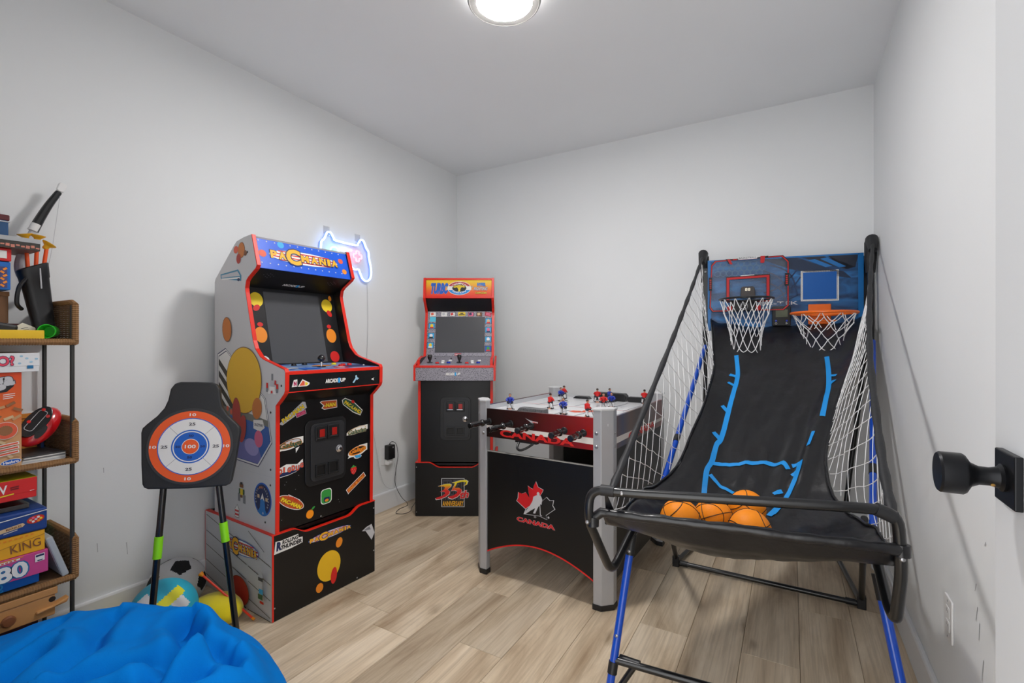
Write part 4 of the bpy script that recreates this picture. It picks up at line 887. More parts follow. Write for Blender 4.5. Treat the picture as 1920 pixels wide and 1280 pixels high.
for (x, s) in ((-.41, -1), (.20, 1)):
    MB().tube([(x, 1.4415 + (x + .472) * .098, .128), (x + s * .055, 1.425 + (x + .472) * .098, .035)], .0095, 10).build('brace', tube_b, lb, smooth=True)
    MB().tube([(x - s * .012, 1.441 + (x + .472) * .098, .128), (x + s * .05, 1.441 + (x + .472) * .098, .128)], .0138, 12).build('joint', plastic_b, lb, smooth=True)
rb = tb('rear_crossbar', [(-.494, 2.461, .018), (.254, 2.458, .018)])
for x in (-.494, .254):
    MB().box(x - .016, x + .016, 2.445, 2.477, 0, .052).build('joint', plastic_b, rb, bevel=.003)
    MB().tube([(x + (.02 if x < 0 else -.02), 2.46, .018), (x + (.055 if x < 0 else -.055), 2.46, .018)], .0135, 12).build('joint', plastic_b, rb, smooth=True)
tb('rear_side_tube', [(-.494, 2.47, .018), (-.430, 2.86, .018)]); tb('rear_side_tube', [(.254, 2.47, .018), (.206, 2.90, .018)])
tb('rear_upright', fillet([(-.430, 2.85, .018), (-.430, 2.885, .03), (-.420, 2.90, 1.10)], .03)); tb('rear_upright', fillet([(.206, 2.885, .018), (.209, 2.915, .03), (.30, 2.95, .857), (.330, 2.968, 1.2)], .03))
tb('support_tube', [(-.494, 2.46, .04), (-.455, 2.0, .50)]); tb('support_tube', [(.254, 2.458, .04), (.220, 2.05, .50)])
tb('tray_rail', [(-.446, 1.53, .485), (-.45, 1.98, .533)]); tb('tray_rail', [(.2, 1.62, .50), (.238, 2.0, .45)])
rl = tb('upper_rail', [(-.452, 1.96, .52), (-.42, 2.88, 1.09)], tube_blue, .0122); rr_ = tb('upper_rail', [(.236, 1.98, .438), (.343, 2.88, 1.117)], tube_blue, .0122)
MB().tube([(-.444, 2.20, .669), (-.443, 2.235, .69)], .0135, 12).build('joint', plastic_b, rl, smooth=True); MB().tube([(.264, 2.22, .62), (.268, 2.255, .646)], .0135, 12).build('joint', plastic_b, rr_, smooth=True)
for (a, b, c) in (((-.420, 2.885, 1.06), (-.432, 2.945, 1.53), (-.437, 2.955, 1.61)), ((.338, 2.90, 1.08), (.342, 2.955, 1.53), (.343, 2.955, 1.61))):
    po = tb('post', [a, b], tube_b, .014)
    MB().tube([Vector(b) - Vector((0, 0, .07)), Vector(b), Vector(c), Vector(c) + Vector((0, -.03, .012)), Vector(c) + Vector((0, -.075, -.05))], [.020, .0255, .027, .027, .018], 14).build('post_pad', pad_m, po, smooth=True, angle=60)
# straps carrying the side nets
strapL = bez([(-.437, 2.90, 1.60), (-.435, 2.5, 1.362), (-.43, 2.05, 1.117), (-.428, 1.50, .823), (-.422, 1.262, .712)], 10)
strapR = bez([(.345, 2.90, 1.595), (.288, 2.5, 1.36), (.232, 2.02, 1.085), (.205, 1.60, .845), (.196, 1.352, .725)], 10)
for S_ in (strapL, strapR): MB().tube(S_, [.0078 + .0036 * i / len(S_) + .0015 * math.sin(i * 1.7) for i in range(len(S_))], 9).build('net_strap', pad_m, bb, smooth=True, angle=60)
# ramp
PROF = [(1.27, .64), (1.33, .565), (1.40, .515), (1.50, .487), (1.65, .465), (1.78, .478), (1.9, .538), (2.05, .635), (2.2, .735), (2.4, .86), (2.65, 1.01), (2.88, 1.165), (2.97, 1.20)]
EL = [(1.27, -.455), (1.444, -.458), (1.784, -.450), (1.882, -.434), (1.984, -.38), (2.106, -.368), (2.298, -.333), (2.528, -.325), (2.748, -.353), (2.97, -.385)]
ER = [(1.27, .20), (1.40, .205), (1.70, .208), (1.782, .180), (1.846, .150), (1.918, .118), (1.97, .111), (2.048, .102), (2.216, .131), (2.392, .172), (2.552, .222), (2.746, .28), (2.97, .315)]
def lerp(T, y):
    if y <= T[0][0]: return T[0][1]
    for (a, b), (c, d) in zip(T, T[1:]):
        if y <= c: return b + (d - b) * (y - a) / (c - a)
    return T[-1][1]
def sm(T, y): return (lerp(T, y - .05) + 2 * lerp(T, y) + lerp(T, y + .05)) / 4 if 1.35 < y < 2.9 else lerp(T, y)
def ramp_z(x, y):
    z = sm(PROF, y); l, r = sm(EL, y), sm(ER, y); u = max(0, min(1, (x - l) / (r - l)))
    e = (2 * u - 1) ** 2
    k = max(0, min(1, (y - 1.36) / .25))
    z += .04 * e * e * k
    wv = .010 * mnoise.noise(Vector((x * 7 - y * 2.2, y * 2.6 + x * 3, .3))) + .009 * mnoise.noise(Vector((x * 20 - y * 6, y * 7, 4.1))) + .004 * mnoise.noise(Vector((x * 50, y * 22, 1.1)))
    wv += .022 * math.exp(-((x - (.03 + (y - 2.0) * .24)) / .028) ** 2) * max(0, min(1, (y - 1.85) / .15)) * max(0, min(1, (2.6 - y) / .25))
    wv += .012 * math.exp(-((x - (-.10 + (y - 1.7) * .22)) / .02) ** 2) * max(0, min(1, (y - 1.75) / .2)) * max(0, min(1, (2.5 - y) / .25))
    q = ((u - .38) / .62) ** 2 if u > .38 else ((.38 - u) / .38) ** 2
    z += max(0, .600 - z) * q * .85 * max(0, min(1, (2.0 - y) / .3)) * max(0, min(1, (y - 1.27) / .08))
    return z + wv * (.25 + .75 * k)
def ramp(u, v):
    y = 1.27 + (2.97 - 1.27) * v; l, r = sm(EL, y), sm(ER, y); x = l + (r - l) * u
    z = ramp_z(x, y); kf = max(0, 1 - (y - 1.27) / .4); kb = max(0, (y - 2.55) / .42)
    # front lip and back edge follow the slightly turned frame
    y2 = y + (u * .075) * kf + (-.105 + .125 * u) * kb
    return Vector((x, y2, z + .012 * u * kf))
rm = MB().grid(ramp, 56, 120).build('ramp_sheet', fabric, bb, smooth=True, angle=80)
sd = rm.modifiers.new('cloth', 'SOLIDIFY'); sd.thickness = .0012; sd.offset = 0
lip = [ramp(i / 24, 0) for i in range(25)]
lip = [Vector((-.482, 1.262, .618))] + lip + [Vector((.212, 1.356, .655))]
MB().tube(lip, [.0125 + .0015 * math.sin(i * 2.1) for i in range(len(lip))], 10).build('front_lip', fabric, bb, smooth=True, angle=60)
for (x, y, z) in ((-.478, 1.262, .612), (.213, 1.356, .648)): MB().tube([(x, y, z - .012), (x, y + .001, z + .014)], .0165, 12).build('lip_cuff', fabric, bb, smooth=True)
MB().add([(-.447, 1.268, .70), (-.443, 1.268, .70), (-.425, 1.30, .632), (-.450, 1.29, .632)], [(0, 1, 2, 3)]).build('corner_flap', fabric, bb)
def edge_cord(T, side):
    pts = []
    for i in range(40):
        v = i / 39; q = ramp(0 if side < 0 else 1, v); pts.append(q + Vector((side * .002, 0, .003)))
    return pts
edL, edR = edge_cord(EL, -1), edge_cord(ER, 1)
for e_ in (edL, edR): MB().tube(e_[1:], .0045, 6).build('ramp_binding', fabric, bb, smooth=True)
def tape(pts, w_):
    P = bez([(x, y, 0) for (x, y) in pts], 8); mb = MB(); vs = []
    for i, q in enumerate(P):
        t = (P[min(i + 1, len(P) - 1)] - P[max(i - 1, 0)]).normalized(); nn = Vector((-t.y, t.x, 0)) * w_ / 2
        nn.y *= .85
        for k in (-1, -.33, .33, 1):
            a = q + nn * k; l_, r_ = sm(EL, a.y), sm(ER, a.y); uu = (a.x - l_) / (r_ - l_); kb = max(0, (a.y - 2.55) / .42); vs.append((a.x, a.y - .0012 + (-.105 + .125 * uu) * kb, ramp_z(a.x, a.y) + .0030))
    m = 4; fs = [(i * m + j, i * m + j + 1, (i + 1) * m + j + 1, (i + 1) * m + j) for i in range(len(P) - 1) for j in range(m - 1)]
    mb.add(vs, fs).build('court_stripe', taped, rm, smooth=True)
tape([(-.24, 2.686), (-.223, 2.542), (-.228, 2.43), (-.238, 2.306), (-.251, 2.168), (-.266, 2.122), (-.273, 2.046), (-.286, 1.996), (-.281, 1.90), (-.28, 1.87)], .019)
for a, b in (((-.258, 2.534), (-.225, 2.522)), ((-.259, 2.476), (-.227, 2.462)), ((-.267, 2.32), (-.241, 2.296)), ((-.284, 2.178), (-.252, 2.15)), ((.15, 2.548), (.173, 2.538)), ((.139, 2.468), (.163, 2.496)), ((.003, 2.016), (.02, 2.03)), ((.003, 2.06), (.026, 2.066))): tape([a, b], .018)
tape([(-.272, 2.038), (-.186, 2.052), (-.101, 2.072), (-.035, 2.07), (-.009, 2.04)], .018)
tape([(-.272, 1.99), (-.239, 1.956), (-.193, 1.93), (-.122, 1.926)], .014); tape([(-.055, 1.934), (-.027, 1.952)], .014)
tape([(.145, 2.69), (.146, 2.586), (.139, 2.458), (.125, 2.372), (.108, 2.274)], .019); tape([(.075, 2.194), (.055, 2.128)], .012); tape([(.029, 2.072), (.02, 2.022), (-.005, 1.952), (-.027, 1.898), (-.065, 1.828)], .017)
# side nets
def side_net(A, B, cell):
    n = 260
    def at(C, t):
        f = t * (len(C) - 1); i = min(int(f), len(C) - 2); return C[i].lerp(C[i + 1], f - i)
    P = [(at(A, i / n), at(B, i / n)) for i in range(n + 1)]
    acc = [0]
    for i in range(n): acc.append(acc[-1] + ((P[i + 1][0] + P[i + 1][1]) / 2 - (P[i][0] + P[i][1]) / 2).length)
    Wd = [(b - a).length for a, b in P]; tot = acc[-1]; mb = MB(); wm = max(Wd)
    import bisect
    def pt(a, b):
        i = min(bisect.bisect_left(acc, a), n); wd = Wd[i]
        if wd < 1e-4 or b < -1e-6 or b > wd: return None
        A_, B_ = P[i]; f = b / wd
        q = A_.lerp(B_, f); s = math.sin(math.pi * f) * .01
        return q + Vector((s * mnoise.noise(q * 5), 0, -.012 * math.sin(math.pi * f)))
    for sgn in (1, -1):
        k = -wm if sgn > 0 else 0.0
        while k < tot + wm:
            seg = []; st = cell / 3; m = int(wm / st) + 1
            for j in range(m + 1):
                b = j * st; a = k + sgn * b * .8
                q = pt(a, b) if 0 <= a <= tot else None
                if q is not None: seg.append(q)
                else:
                    if len(seg) > 1: mb.tube(seg, .0013, 4)
                    seg = []
            if len(seg) > 1: mb.tube(seg, .0013, 4)
            k += cell
    o = mb.build('side_net', rope, bb); o['kind'] = 'stuff'; return o
netA = [strapL[len(strapL) - 1 - i] for i in range(len(strapL))]
BL = [edL[i] for i in range(1, 34, 2)] + [Vector((-.402, 2.84, 1.17)), Vector((-.42, 2.88, 1.35)), Vector((-.432, 2.90, 1.56))]
side_net(netA, BL, .088)
netB = [strapR[len(strapR) - 1 - i] for i in range(len(strapR))]
BR = [edR[i] for i in range(1, 34, 2)] + [Vector((.318, 2.88, 1.20)), Vector((.333, 2.90, 1.38)), Vector((.342, 2.91, 1.56))]
side_net(netB, BR, .075)
# backboard
a0 = Vector((-.4035, 2.857, 0)); bu = Vector((.9810, .1939, 0)); bnv = Vector((.1939, -.9810, 0)); BW = .7375
def bbox(name, u0, u1, z0, z1, d0, d1, m, parent, bevel=0): return MB().prism([(u0, z0), (u1, z0), (u1, z1), (u0, z1)], a0, bu, (0, 0, 1), bnv, d0, d1).build(name, m, parent, bevel=bevel)
def art_blue():
    m = bpy.data.materials.new('backboard_art'); m.use_nodes = True; nt = m.node_tree; b = nt.nodes['Principled BSDF']; b.inputs['Roughness'].default_value = .25
    tc = nt.nodes.new('ShaderNodeTexCoord'); mp = nt.nodes.new('ShaderNodeMapping'); mp.inputs['Rotation'].default_value = (0, .5, 0); mp.inputs['Scale'].default_value = (3, 3, 9)
    n = nt.nodes.new('ShaderNodeTexNoise'); n.inputs['Scale'].default_value = 1.6; n.inputs['Detail'].default_value = 5; n.inputs['Distortion'].default_value = 1.2
    nt.links.new(tc.outputs['Object'], mp.inputs[0]); nt.links.new(mp.outputs[0], n.inputs['Vector'])
    r = nt.nodes.new('ShaderNodeValToRGB'); e = r.color_ramp.elements; e[0].position = .32; e[0].color = rgb(30, 50, 84); e[1].position = .7; e[1].color = rgb(46, 122, 188); x = e.new(.5); x.color = rgb(40, 84, 132)
    nt.links.new(n.outputs['Fac'], r.inputs[0]); nt.links.new(r.outputs[0], b.inputs['Base Color']); return m
bd = bbox('backboard', 0, BW, 1.178, 1.571, -.012, 0, art_blue(), bb, .001)
def bprint(d=0.0, lift=.0006): return Print(a0 + bnv * d, bu, (0, 0, 1), bnv, lift=lift)
edge_b = mat('print_bright_blue', (34, 112, 180), .3); dkb = mat('print_ink_blue', (34, 50, 76), .3); mb_ = mat('print_panel_blue', (20, 92, 172), .3)
for poly in ([(.712, 1.56), (.722, 1.571), (.7365, 1.571), (.7365, 1.18), (.727, 1.18), (.722, 1.20), (.714, 1.24)], [(.001, 1.571), (.712, 1.571), (.712, 1.563), (.001, 1.563)], [(.001, 1.562), (.014, 1.562), (.018, 1.53), (.018, 1.22), (.010, 1.18), (.001, 1.18)]):
    p = bprint(); p.poly(poly, edge_b); p.build('board_edge_print', bd)
p = bprint(); p.poly([(.27, 1.5625), (.44, 1.5625), (.585, 1.497), (.65, 1.48), (.684, 1.444), (.60, 1.458), (.50, 1.478), (.40, 1.505)], dkb); p.build('board_art', bd)
p = bprint(lift=.001); p.poly([(.46, 1.5625), (.56, 1.5625), (.70, 1.5), (.71, 1.55), (.71, 1.5625), (.58, 1.5625), (.68, 1.51), (.66, 1.49)], mat('print_slate', (40, 46, 60), .3)); p.build('board_art', bd)
p = bprint(lift=.0012); p.polys([[(.49, 1.545), (.52, 1.55), (.60, 1.51), (.57, 1.505)], [(.545, 1.55), (.575, 1.555), (.66, 1.505), (.63, 1.50)]], edge_b); p.build('board_art', bd)
# basketball-texture web in the middle of the print
web = mat('print_web_navy', (24, 52, 92), .3)
for k, pts in enumerate(([(.28, 1.50), (.34, 1.47), (.38, 1.42), (.40, 1.34)], [(.31, 1.53), (.38, 1.50), (.42, 1.45), (.44, 1.36)], [(.27, 1.44), (.33, 1.42), (.37, 1.38), (.385, 1.31)], [(.28, 1.38), (.34, 1.40), (.40, 1.45), (.44, 1.50)], [(.29, 1.33), (.36, 1.36), (.42, 1.41), (.455, 1.46)], [(.33, 1.30), (.39, 1.335), (.45, 1.37)])):
    P = bez([(x, z, 0) for (x, z) in pts], 6); p = bprint(lift=.0014); L_ = []; R_ = []
    for i, q in enumerate(P):
        t = (P[min(i + 1, len(P) - 1)] - P[max(i - 1, 0)]).normalized(); L_.append((q.x - t.y * .0035, q.y + t.x * .0035)); R_.append((q.x + t.y * .0035, q.y - t.x * .0035))
    p._put(L_ + R_, [(i, i + 1, len(P) + i + 1, len(P) + i) for i in range(len(P) - 1)], web); p.build('board_art', bd)
hexm = mat('print_hex_blue', (62, 104, 140), .3)
p = bprint(lift=.0016); 
for i in range(8):
    for j in range(3):
        cx_, cz_ = .05 + i * .030 + (j % 2) * .015, 1.545 - j * .026; o_ = ell(cx_, cz_, .0165, .0165, 6, 30); q_ = ell(cx_, cz_, .0140, .0140, 6, 30); p.ring(o_, q_, hexm); p.k = 0
o = p.build('honeycomb_print', bd); o['kind'] = 'stuff'
p = bprint(); p.ring([(.4564, 1.330), (.6284, 1.330), (.6284, 1.490), (.4564, 1.490)], [(.466, 1.3385), (.619, 1.3385), (.619, 1.4815), (.466, 1.4815)], WHITE); p.build('target_square', bd)
p = bprint(); p.ring([(.4605, 1.334), (.6243, 1.334), (.6243, 1.486), (.4605, 1.486)], [(.4635, 1.3365), (.6215, 1.3365), (.6215, 1.4835), (.4635, 1.4835)], GREY); p.poly([(.466, 1.3385), (.619, 1.3385), (.619, 1.4815), (.466, 1.4815)], mb_); p.build('target_fill', bd)
p = bprint(lift=.001); p.text('SPEC-TEK', .325, 1.3225, .238, .018, LGREY, 0, off=.01); p.build('board_lettering', bd)
for (u_, z_) in ((-.012, 1.508), (.752, 1.535)): MB().lathe([(.006, 0), (.006, .003), (.003, .006), (.0001, .0065)], a0 + bu * u_ + Vector((0, 0, z_)) + bnv * .004, bnv, 12).build('bolt', screw_m, bd, smooth=True)
bbox('board_bracket', -.024, .004, 1.20, 1.53, -.02, -.004, tube_b, bd, .002); bbox('board_bracket', .735, .762, 1.20, 1.555, -.02, -.004, tube_b, bd, .002)
# electronic scorer
sc_o = bbox('scorer', .3197, .4073, 1.200, 1.306, 0, .018, plastic_b, bb, .005)
bbox('lcd', .3358, .3915, 1.2475, 1.288, .018, .0190, mat('lcd_grey_green', (92, 98, 78), .3), sc_o)
for (u_, z_) in ((.337, 1.228), (.387, 1.228)): MB().lathe([(.005, 0), (.005, .002), (.0001, .0025)], a0 + bu * u_ + Vector((0, 0, z_)) + bnv * .018, bnv, 12).build('scorer_button', btn_blue, sc_o)
p = bprint(.018); p.ring(ell(.337, 1.214, .0055, .0055, 14), ell(.337, 1.214, .0042, .0042, 14), LGREY); p.build('power_mark', sc_o)
p = bprint(.018); p.ring([(.383, 1.209), (.3925, 1.2145), (.383, 1.220)], [(.3845, 1.2115), (.3895, 1.2145), (.3845, 1.2175)], LGREY); p.build('start_mark', sc_o)
# right hoop: orange plastic
orange_p = mat('orange_plastic', (240, 110, 22), .35, coat=.2)
def hoop(name, uc, zc, d, r, tr, m, nn_, rows, zb, k2):
    c = a0 + bu * uc + bnv * d + Vector((0, 0, zc)); pts = [c + bu * r * math.cos(2 * math.pi * i / 40) + bnv * r * math.sin(2 * math.pi * i / 40) for i in range(40)]
    h = MB().tube(pts, tr, 10, closed=True).build(name, m, bb, smooth=True)
    mb = MB(); rad = [1, .84, .70, .60, .56, .60]; rg = random.Random(k2)
    nodes = []
    for j in range(rows + 1):
        z_ = zc - (zc - zb) * (j / rows) ** .9; rowp = []
        for i in range(nn_):
            an = 2 * math.pi * (i + .5 * (j % 2)) / nn_ + rg.uniform(-.05, .05) * (j > 0); rr = r * rad[min(j, 5)] * (1 + rg.uniform(-.05, .05) * (j > 0))
            rowp.append(c + bu * rr * math.cos(an) + bnv * rr * math.sin(an) + Vector((0, 0, z_ - zc + rg.uniform(-.008, .008) * (j > 0))))
        nodes.append(rowp)
    for j in range(rows):
        for i in range(nn_):
            a = nodes[j][i]
            for di in ((0, -1) if j % 2 == 0 else (0, 1)):
                b = nodes[j + 1][(i + di) % nn_]; mid = (a + b) / 2 + Vector((0, 0, -.006)) + (c - (a + b) / 2).normalized() * .004
                mb.tube([a, mid, b], .0021, 5)
            if j > 0: mb.sphere(a, .0038, 6)
    for i in range(nn_):   # hanging bottom loops
        a, b = nodes[rows][i], nodes[rows][(i + 1) % nn_]; mb.tube(bez([a, (a + b) / 2 + Vector((0, 0, -.016)), b], 4), .0021, 5)
    o = mb.build('hoop_net', rope, h, smooth=True); return h
hr = hoop('hoop', .5218, 1.258, .155, .138, .0072, orange_p, 10, 4, 1.085, 3)
bbox('hoop_bracket', .489, .592, 1.207, 1.313, 0, .012, orange_p, hr, .004)
for z_ in (1.252, 1.225): MB().tube([a0 + bu * .50 + bnv * .012 + Vector((0, 0, z_)), a0 + bu * .50 + bnv * .03 + Vector((0, 0, z_)), a0 + bu * .61 + bnv * .03 + Vector((0, 0, z_))], .004, 8).build('hoop_arm', orange_p, hr, smooth=True)
hl = hoop('hoop', .1754, 1.338, .150, .126, .0052, tube_b, 12, 4, 1.075, 8)
bbox('hoop_bracket', .115, .245, 1.283, 1.332, .016, .030, plastic_b, hl, .006)
for u_ in (.11, .25): bbox('hoop_clip', u_ - .012, u_ + .012, 1.285, 1.312, .016, .034, mat('glossy_red_plastic', (196, 24, 26), .3), hl, .004)
for u_ in (.13, .225): MB().tube([a0 + bu * u_ + bnv * .028 + Vector((0, 0, 1.32)), a0 + bu * u_ + bnv * .06 + Vector((0, 0, 1.335))], .005, 8).build('hoop_arm', tube_b, hl, smooth=True)
cs = a0 + bu * .178 + bnv * .036 + Vector((0, 0, 1.308)); MB().tube([cs + bu * .018 * math.cos(i * .5) + Vector((0, 0, .018 * math.sin(i * .5))) + bnv * (i * .0006) for i in range(38)], .0016, 6).build('hoop_spring', screw_m, hl, smooth=True)
# clear clip-on board with a red and black border
octo = [(.0151, 1.541), (.0353, 1.5651), (.3695, 1.577), (.3985, 1.5446), (.3985, 1.3059), (.3748, 1.283), (.0209, 1.281), (.0064, 1.3032)]
mini_c = (.203, 1.429); scl = lambda k: [(mini_c[0] + (x - mini_c[0]) * k, mini_c[1] + (z - mini_c[1]) * (1 - (1 - k) * 1.3)) for (x, z) in octo]
clear = mat('clear_acrylic', (236, 242, 246), .05, alpha=.035)
mini = MB().prism(octo, a0, bu, (0, 0, 1), bnv, .0155, .019).build('clip_board', clear, bb)
redp = mat('glossy_red_print', (190, 26, 30), .3)
p = bprint(.019); p.ring(scl(1.0), scl(.955), BLACK); p.ring(scl(.985), scl(.962), redp); p.build('border', mini)
p = bprint(.019, .0012); p.poly([(.090, 1.5705), (.155, 1.571), (.158, 1.562), (.115, 1.5625), (.118, 1.545), (.105, 1.545)], BLACK); p.poly([(.098, 1.569), (.112, 1.569), (.125, 1.541), (.112, 1.541)], redp); p.poly([(.125, 1.569), (.148, 1.569), (.148, 1.563), (.128, 1.563)], redp); p.build('border_bar', mini)
p = bprint(.019, .0012); p.poly([(.245, 1.572), (.30, 1.578), (.30, 1.566), (.245, 1.5645)], BLACK); p.poly([(.262, 1.578), (.285, 1.578), (.280, 1.541), (.262, 1.541)], redp); p.build('border_bar', mini)
p = bprint(.019, .0012); p.poly([(.152, 1.5635), (.247, 1.5665), (.247, 1.580), (.152, 1.576)], mat('frosted_white', (220, 222, 224), .4)); p.text('BASKETBALL', .20, 1.5725, .085, .0085, DGREY, 1, off=.01); p.build('border_lettering', mini)
for (u0, u1, z0, z1) in ((.378, .396, 1.413, 1.480), (.005, .022, 1.400, 1.473)):
    p = bprint(.019, .0012); p.poly([(u0, z0), (u1, z0), (u1, z1), (u0, z1)], BLACK); p.build('border_tab', mini); p = bprint(.019, .0018); p.polys([rot_rect((u0 + u1) / 2, z0 + (z1 - z0) * k, .009, .006, 0) for k in (.2, .35, .5, .65, .8)], redp); o = p.build('tab_marks', mini); o['kind'] = 'stuff'
p = bprint(.019); p.ring([(.0926, 1.331), (.3081, 1.331), (.3081, 1.481), (.0926, 1.472)], [(.1105, 1.345), (.290, 1.345), (.290, 1.461), (.1105, 1.455)], BLACK); p.ring([(.0955, 1.334), (.305, 1.334), (.305, 1.475), (.0955, 1.468)], [(.1085, 1.343), (.292, 1.343), (.292, 1.4635), (.1085, 1.457)], redp); p.build('shooter_square', mini)
p = bprint(.019, .0010); p.poly([(.165, 1.4745), (.232, 1.477), (.232, 1.480), (.165, 1.4775)], WHITE); p.build('tape_strip', mini)
score_m = mat('score_taupe', (66, 60, 58), .45)
led = MB().prism([(.164, 1.352), (.238, 1.352), (.232, 1.408), (.226, 1.415), (.172, 1.415), (.166, 1.408)], a0, bu, (0, 0, 1), bnv, .019, .034).build('score_unit', score_m, mini, bevel=.003)
p = bprint(.034); p.text('88', .198, 1.399, .026, .015, mat('led_white', (230, 228, 214), .4, emit=(255, 240, 210), estr=.35), 0, off=.0); p.build('score_digits', led)
for ch in bb.children: ch.location -= bb_loc

# ---------------------------------------------------------------- four small basketballs in the tray
ball_m = mat('orange_rubber', (255, 146, 26), .45, spec=.25, var=.06, vscale=14, bump=.35, bscale=420)
def ball_seams(r):
    mb = MB(); R_ = r + .0002
    for k in range(2):
        pts = []
        for i in range(40):
            a = 2 * math.pi * i / 40; pts.append(Vector((math.cos(a), math.sin(a), 0)) * R_ if k == 0 else Vector((math.cos(a), 0, math.sin(a))) * R_)
        mb.tube(pts, .0014, 5, closed=True)
    for s in (-1, 1):
        pts = []
        for i in range(40):
            a = 2 * math.pi * i / 40; x = s * (.62 - .0 * math.cos(2 * a)); q = Vector((x + s * .16 * math.cos(2 * a), math.cos(a) * .8, math.sin(a) * .8)).normalized() * R_; pts.append(q)
        mb.tube(pts, .0014, 5, closed=True)
    return mb
rr_ball = .0588
specs = [((-.29, 1.502, .578), (20, 35, 20), 'orange mini basketball in the tray nearest the silver table leg'),
         ((-.217, 1.655, .548), (60, 10, 70), 'orange mini basketball second from the left in the tray'),
         ((-.128, 1.765, .560), (75, 40, 10), 'orange mini basketball hidden furthest back behind the others in the tray'),
         ((-.104, 1.545, .566), (70, -20, 30), 'orange mini basketball furthest right in the tray')]
for i, (c, rot, lab) in enumerate(specs):
    if i == 0:
        b0 = MB().sphere((0, 0, 0), rr_ball, 36).build('basketball', ball_m, smooth=True, angle=80, weld=True); sm0 = ball_seams(rr_ball).build('seam', mat('seam_black', (40, 28, 18), .6), b0); o = b0
    else: o = copy_tree(b0)
    o.location = c; o.rotation_euler = tuple(math.radians(q) for q in rot); tag(o, lab, 'ball', 'mini basketballs in the tray')

# ================================================================== TARGET STAND
tg = thing('target_stand', 'black dart target on two legs with an orange, white and blue bullseye', 'target', (-1.82, .875, 0))
tphi, ttilt, troll = math.radians(50), math.radians(5), math.radians(-2.8)
tu = Vector((math.cos(tphi), math.sin(tphi), 0)); th_ = Vector((tu.y, -tu.x, 0)); tv = Vector((-th_.x * math.sin(ttilt), -th_.y * math.sin(ttilt), math.cos(ttilt)))
tn = tu.cross(tv)
tu2 = tu * math.cos(troll) + tv * math.sin(troll); tv2 = tv * math.cos(troll) - tu * math.sin(troll)
tP = Vector((-1.872, .896, .737)) - Vector((-1.82, .875, 0))
tbl = mat('target_black', (30, 31, 34), .5, var=.06, vscale=30, bump=.15, bscale=300)
half = [(0, .232), (.048, .231), (.066, .225), (.078, .205), (.083, .165), (.092, .137), (.112, .108), (.140, .080), (.152, .066), (.155, .050), (.146, -.06), (.138, -.128), (.132, -.140), (.120, -.146), (0, -.150)]
outl = half + [(-x, z) for (x, z) in half[::-1] if x > 0]
brd = MB().prism(outl, tP, tu2, tv2, tn, -.028, 0).build('board', tbl, tg, bevel=.006, seg=3)
def tprint(lift): return Print(tP, tu2, tv2, tn, lift=lift)
t_or = mat('target_orange', (240, 92, 30), .5); t_bl = mat('target_blue', (18, 96, 196), .5); t_wh = mat('target_white', (232, 231, 228), .5)
MB().prism(ell(0, 0, .136, .136, 48), tP, tu2, tv2, tn, 0, .003).build('face_rim', mat('rim_charcoal', (48, 49, 52), .5), brd, bevel=.0012)
p = tprint(.0036); p.poly(ell(0, 0, .1265, .1265, 64), t_or); p.build('ring', brd)
p = tprint(.0042); p.poly(ell(0, 0, .1015, .1015, 64), t_bl); p.poly(ell(0, 0, .0985, .0985, 64), t_wh); p.build('ring', brd)
p = tprint(.0046); p.polys([[(math.cos(a) * .06 - math.sin(a) * .0004, math.sin(a) * .06 + math.cos(a) * .0004), (math.cos(a) * .098 - math.sin(a) * .0004, math.sin(a) * .098 + math.cos(a) * .0004), (math.cos(a) * .098 + math.sin(a) * .0004, math.sin(a) * .098 - math.cos(a) * .0004), (math.cos(a) * .06 + math.sin(a) * .0004, math.sin(a) * .06 - math.cos(a) * .0004)] for a in (math.pi / 4, math.pi * .75, -math.pi / 4, -math.pi * .75)], DGREY); o = p.build('divider', brd); o['kind'] = 'stuff'
p = tprint(.0048); p.poly(ell(0, 0, .0595, .0595, 48), t_bl); p.ring(ell(0, 0, .055, .055, 48), ell(0, 0, .0515, .0515, 48), t_wh); p.build('ring', brd)
p = tprint(.0056); p.poly(ell(0, 0, .0275, .0275, 36), t_wh); p.poly(ell(0, 0, .0255, .0255, 36), t_or); p.build('ring', brd)
nums = [('100', 0, 0, .034, .0125, t_wh)]
for (x, z) in ((0, 1), (0, -1), (1, 0), (-1, 0)): nums += [('10', x * .1135, z * .1135, .020, .0105, t_wh), ('25', x * .080, z * .080, .0205, .0105, DGREY), ('50', x * .0385, z * .0385, .0155, .008, NAVY)]
for (t, x, z, w_, h, m) in nums:
    p = tprint(.0064); p.text(t, x, z, w_, h, m, 0, off=.025); p.build('numeral', brd)
# legs and their bright bands
legb = mat('leg_black_gloss', (16, 16, 18), .22, coat=.4); band = mat('lime_sleeve', (140, 226, 20), .4)
for (x0, z0, x1, z1, b0, b1) in ((-.082, -.11, -.1155, -.735, -.308, -.383), (.083, -.11, .1605, -.735, -.283, -.353)):
    P_ = lambda v: tP + tu * (x0 + (x1 - x0) * (v - z0) / (z1 - z0)) + tv * v - tn * .014
    lg = MB().tube([P_(z0), P_(z1)], .0108, 14).build('leg', legb, tg, smooth=True)
    MB().tube([P_(b0), P_(b1)], .0135, 16).build('band', band, lg, smooth=True)
    MB().tube([P_(z1 + .02), P_(z1 - .001)], .0125, 12).build('foot_cap', plastic_b, lg, smooth=True)

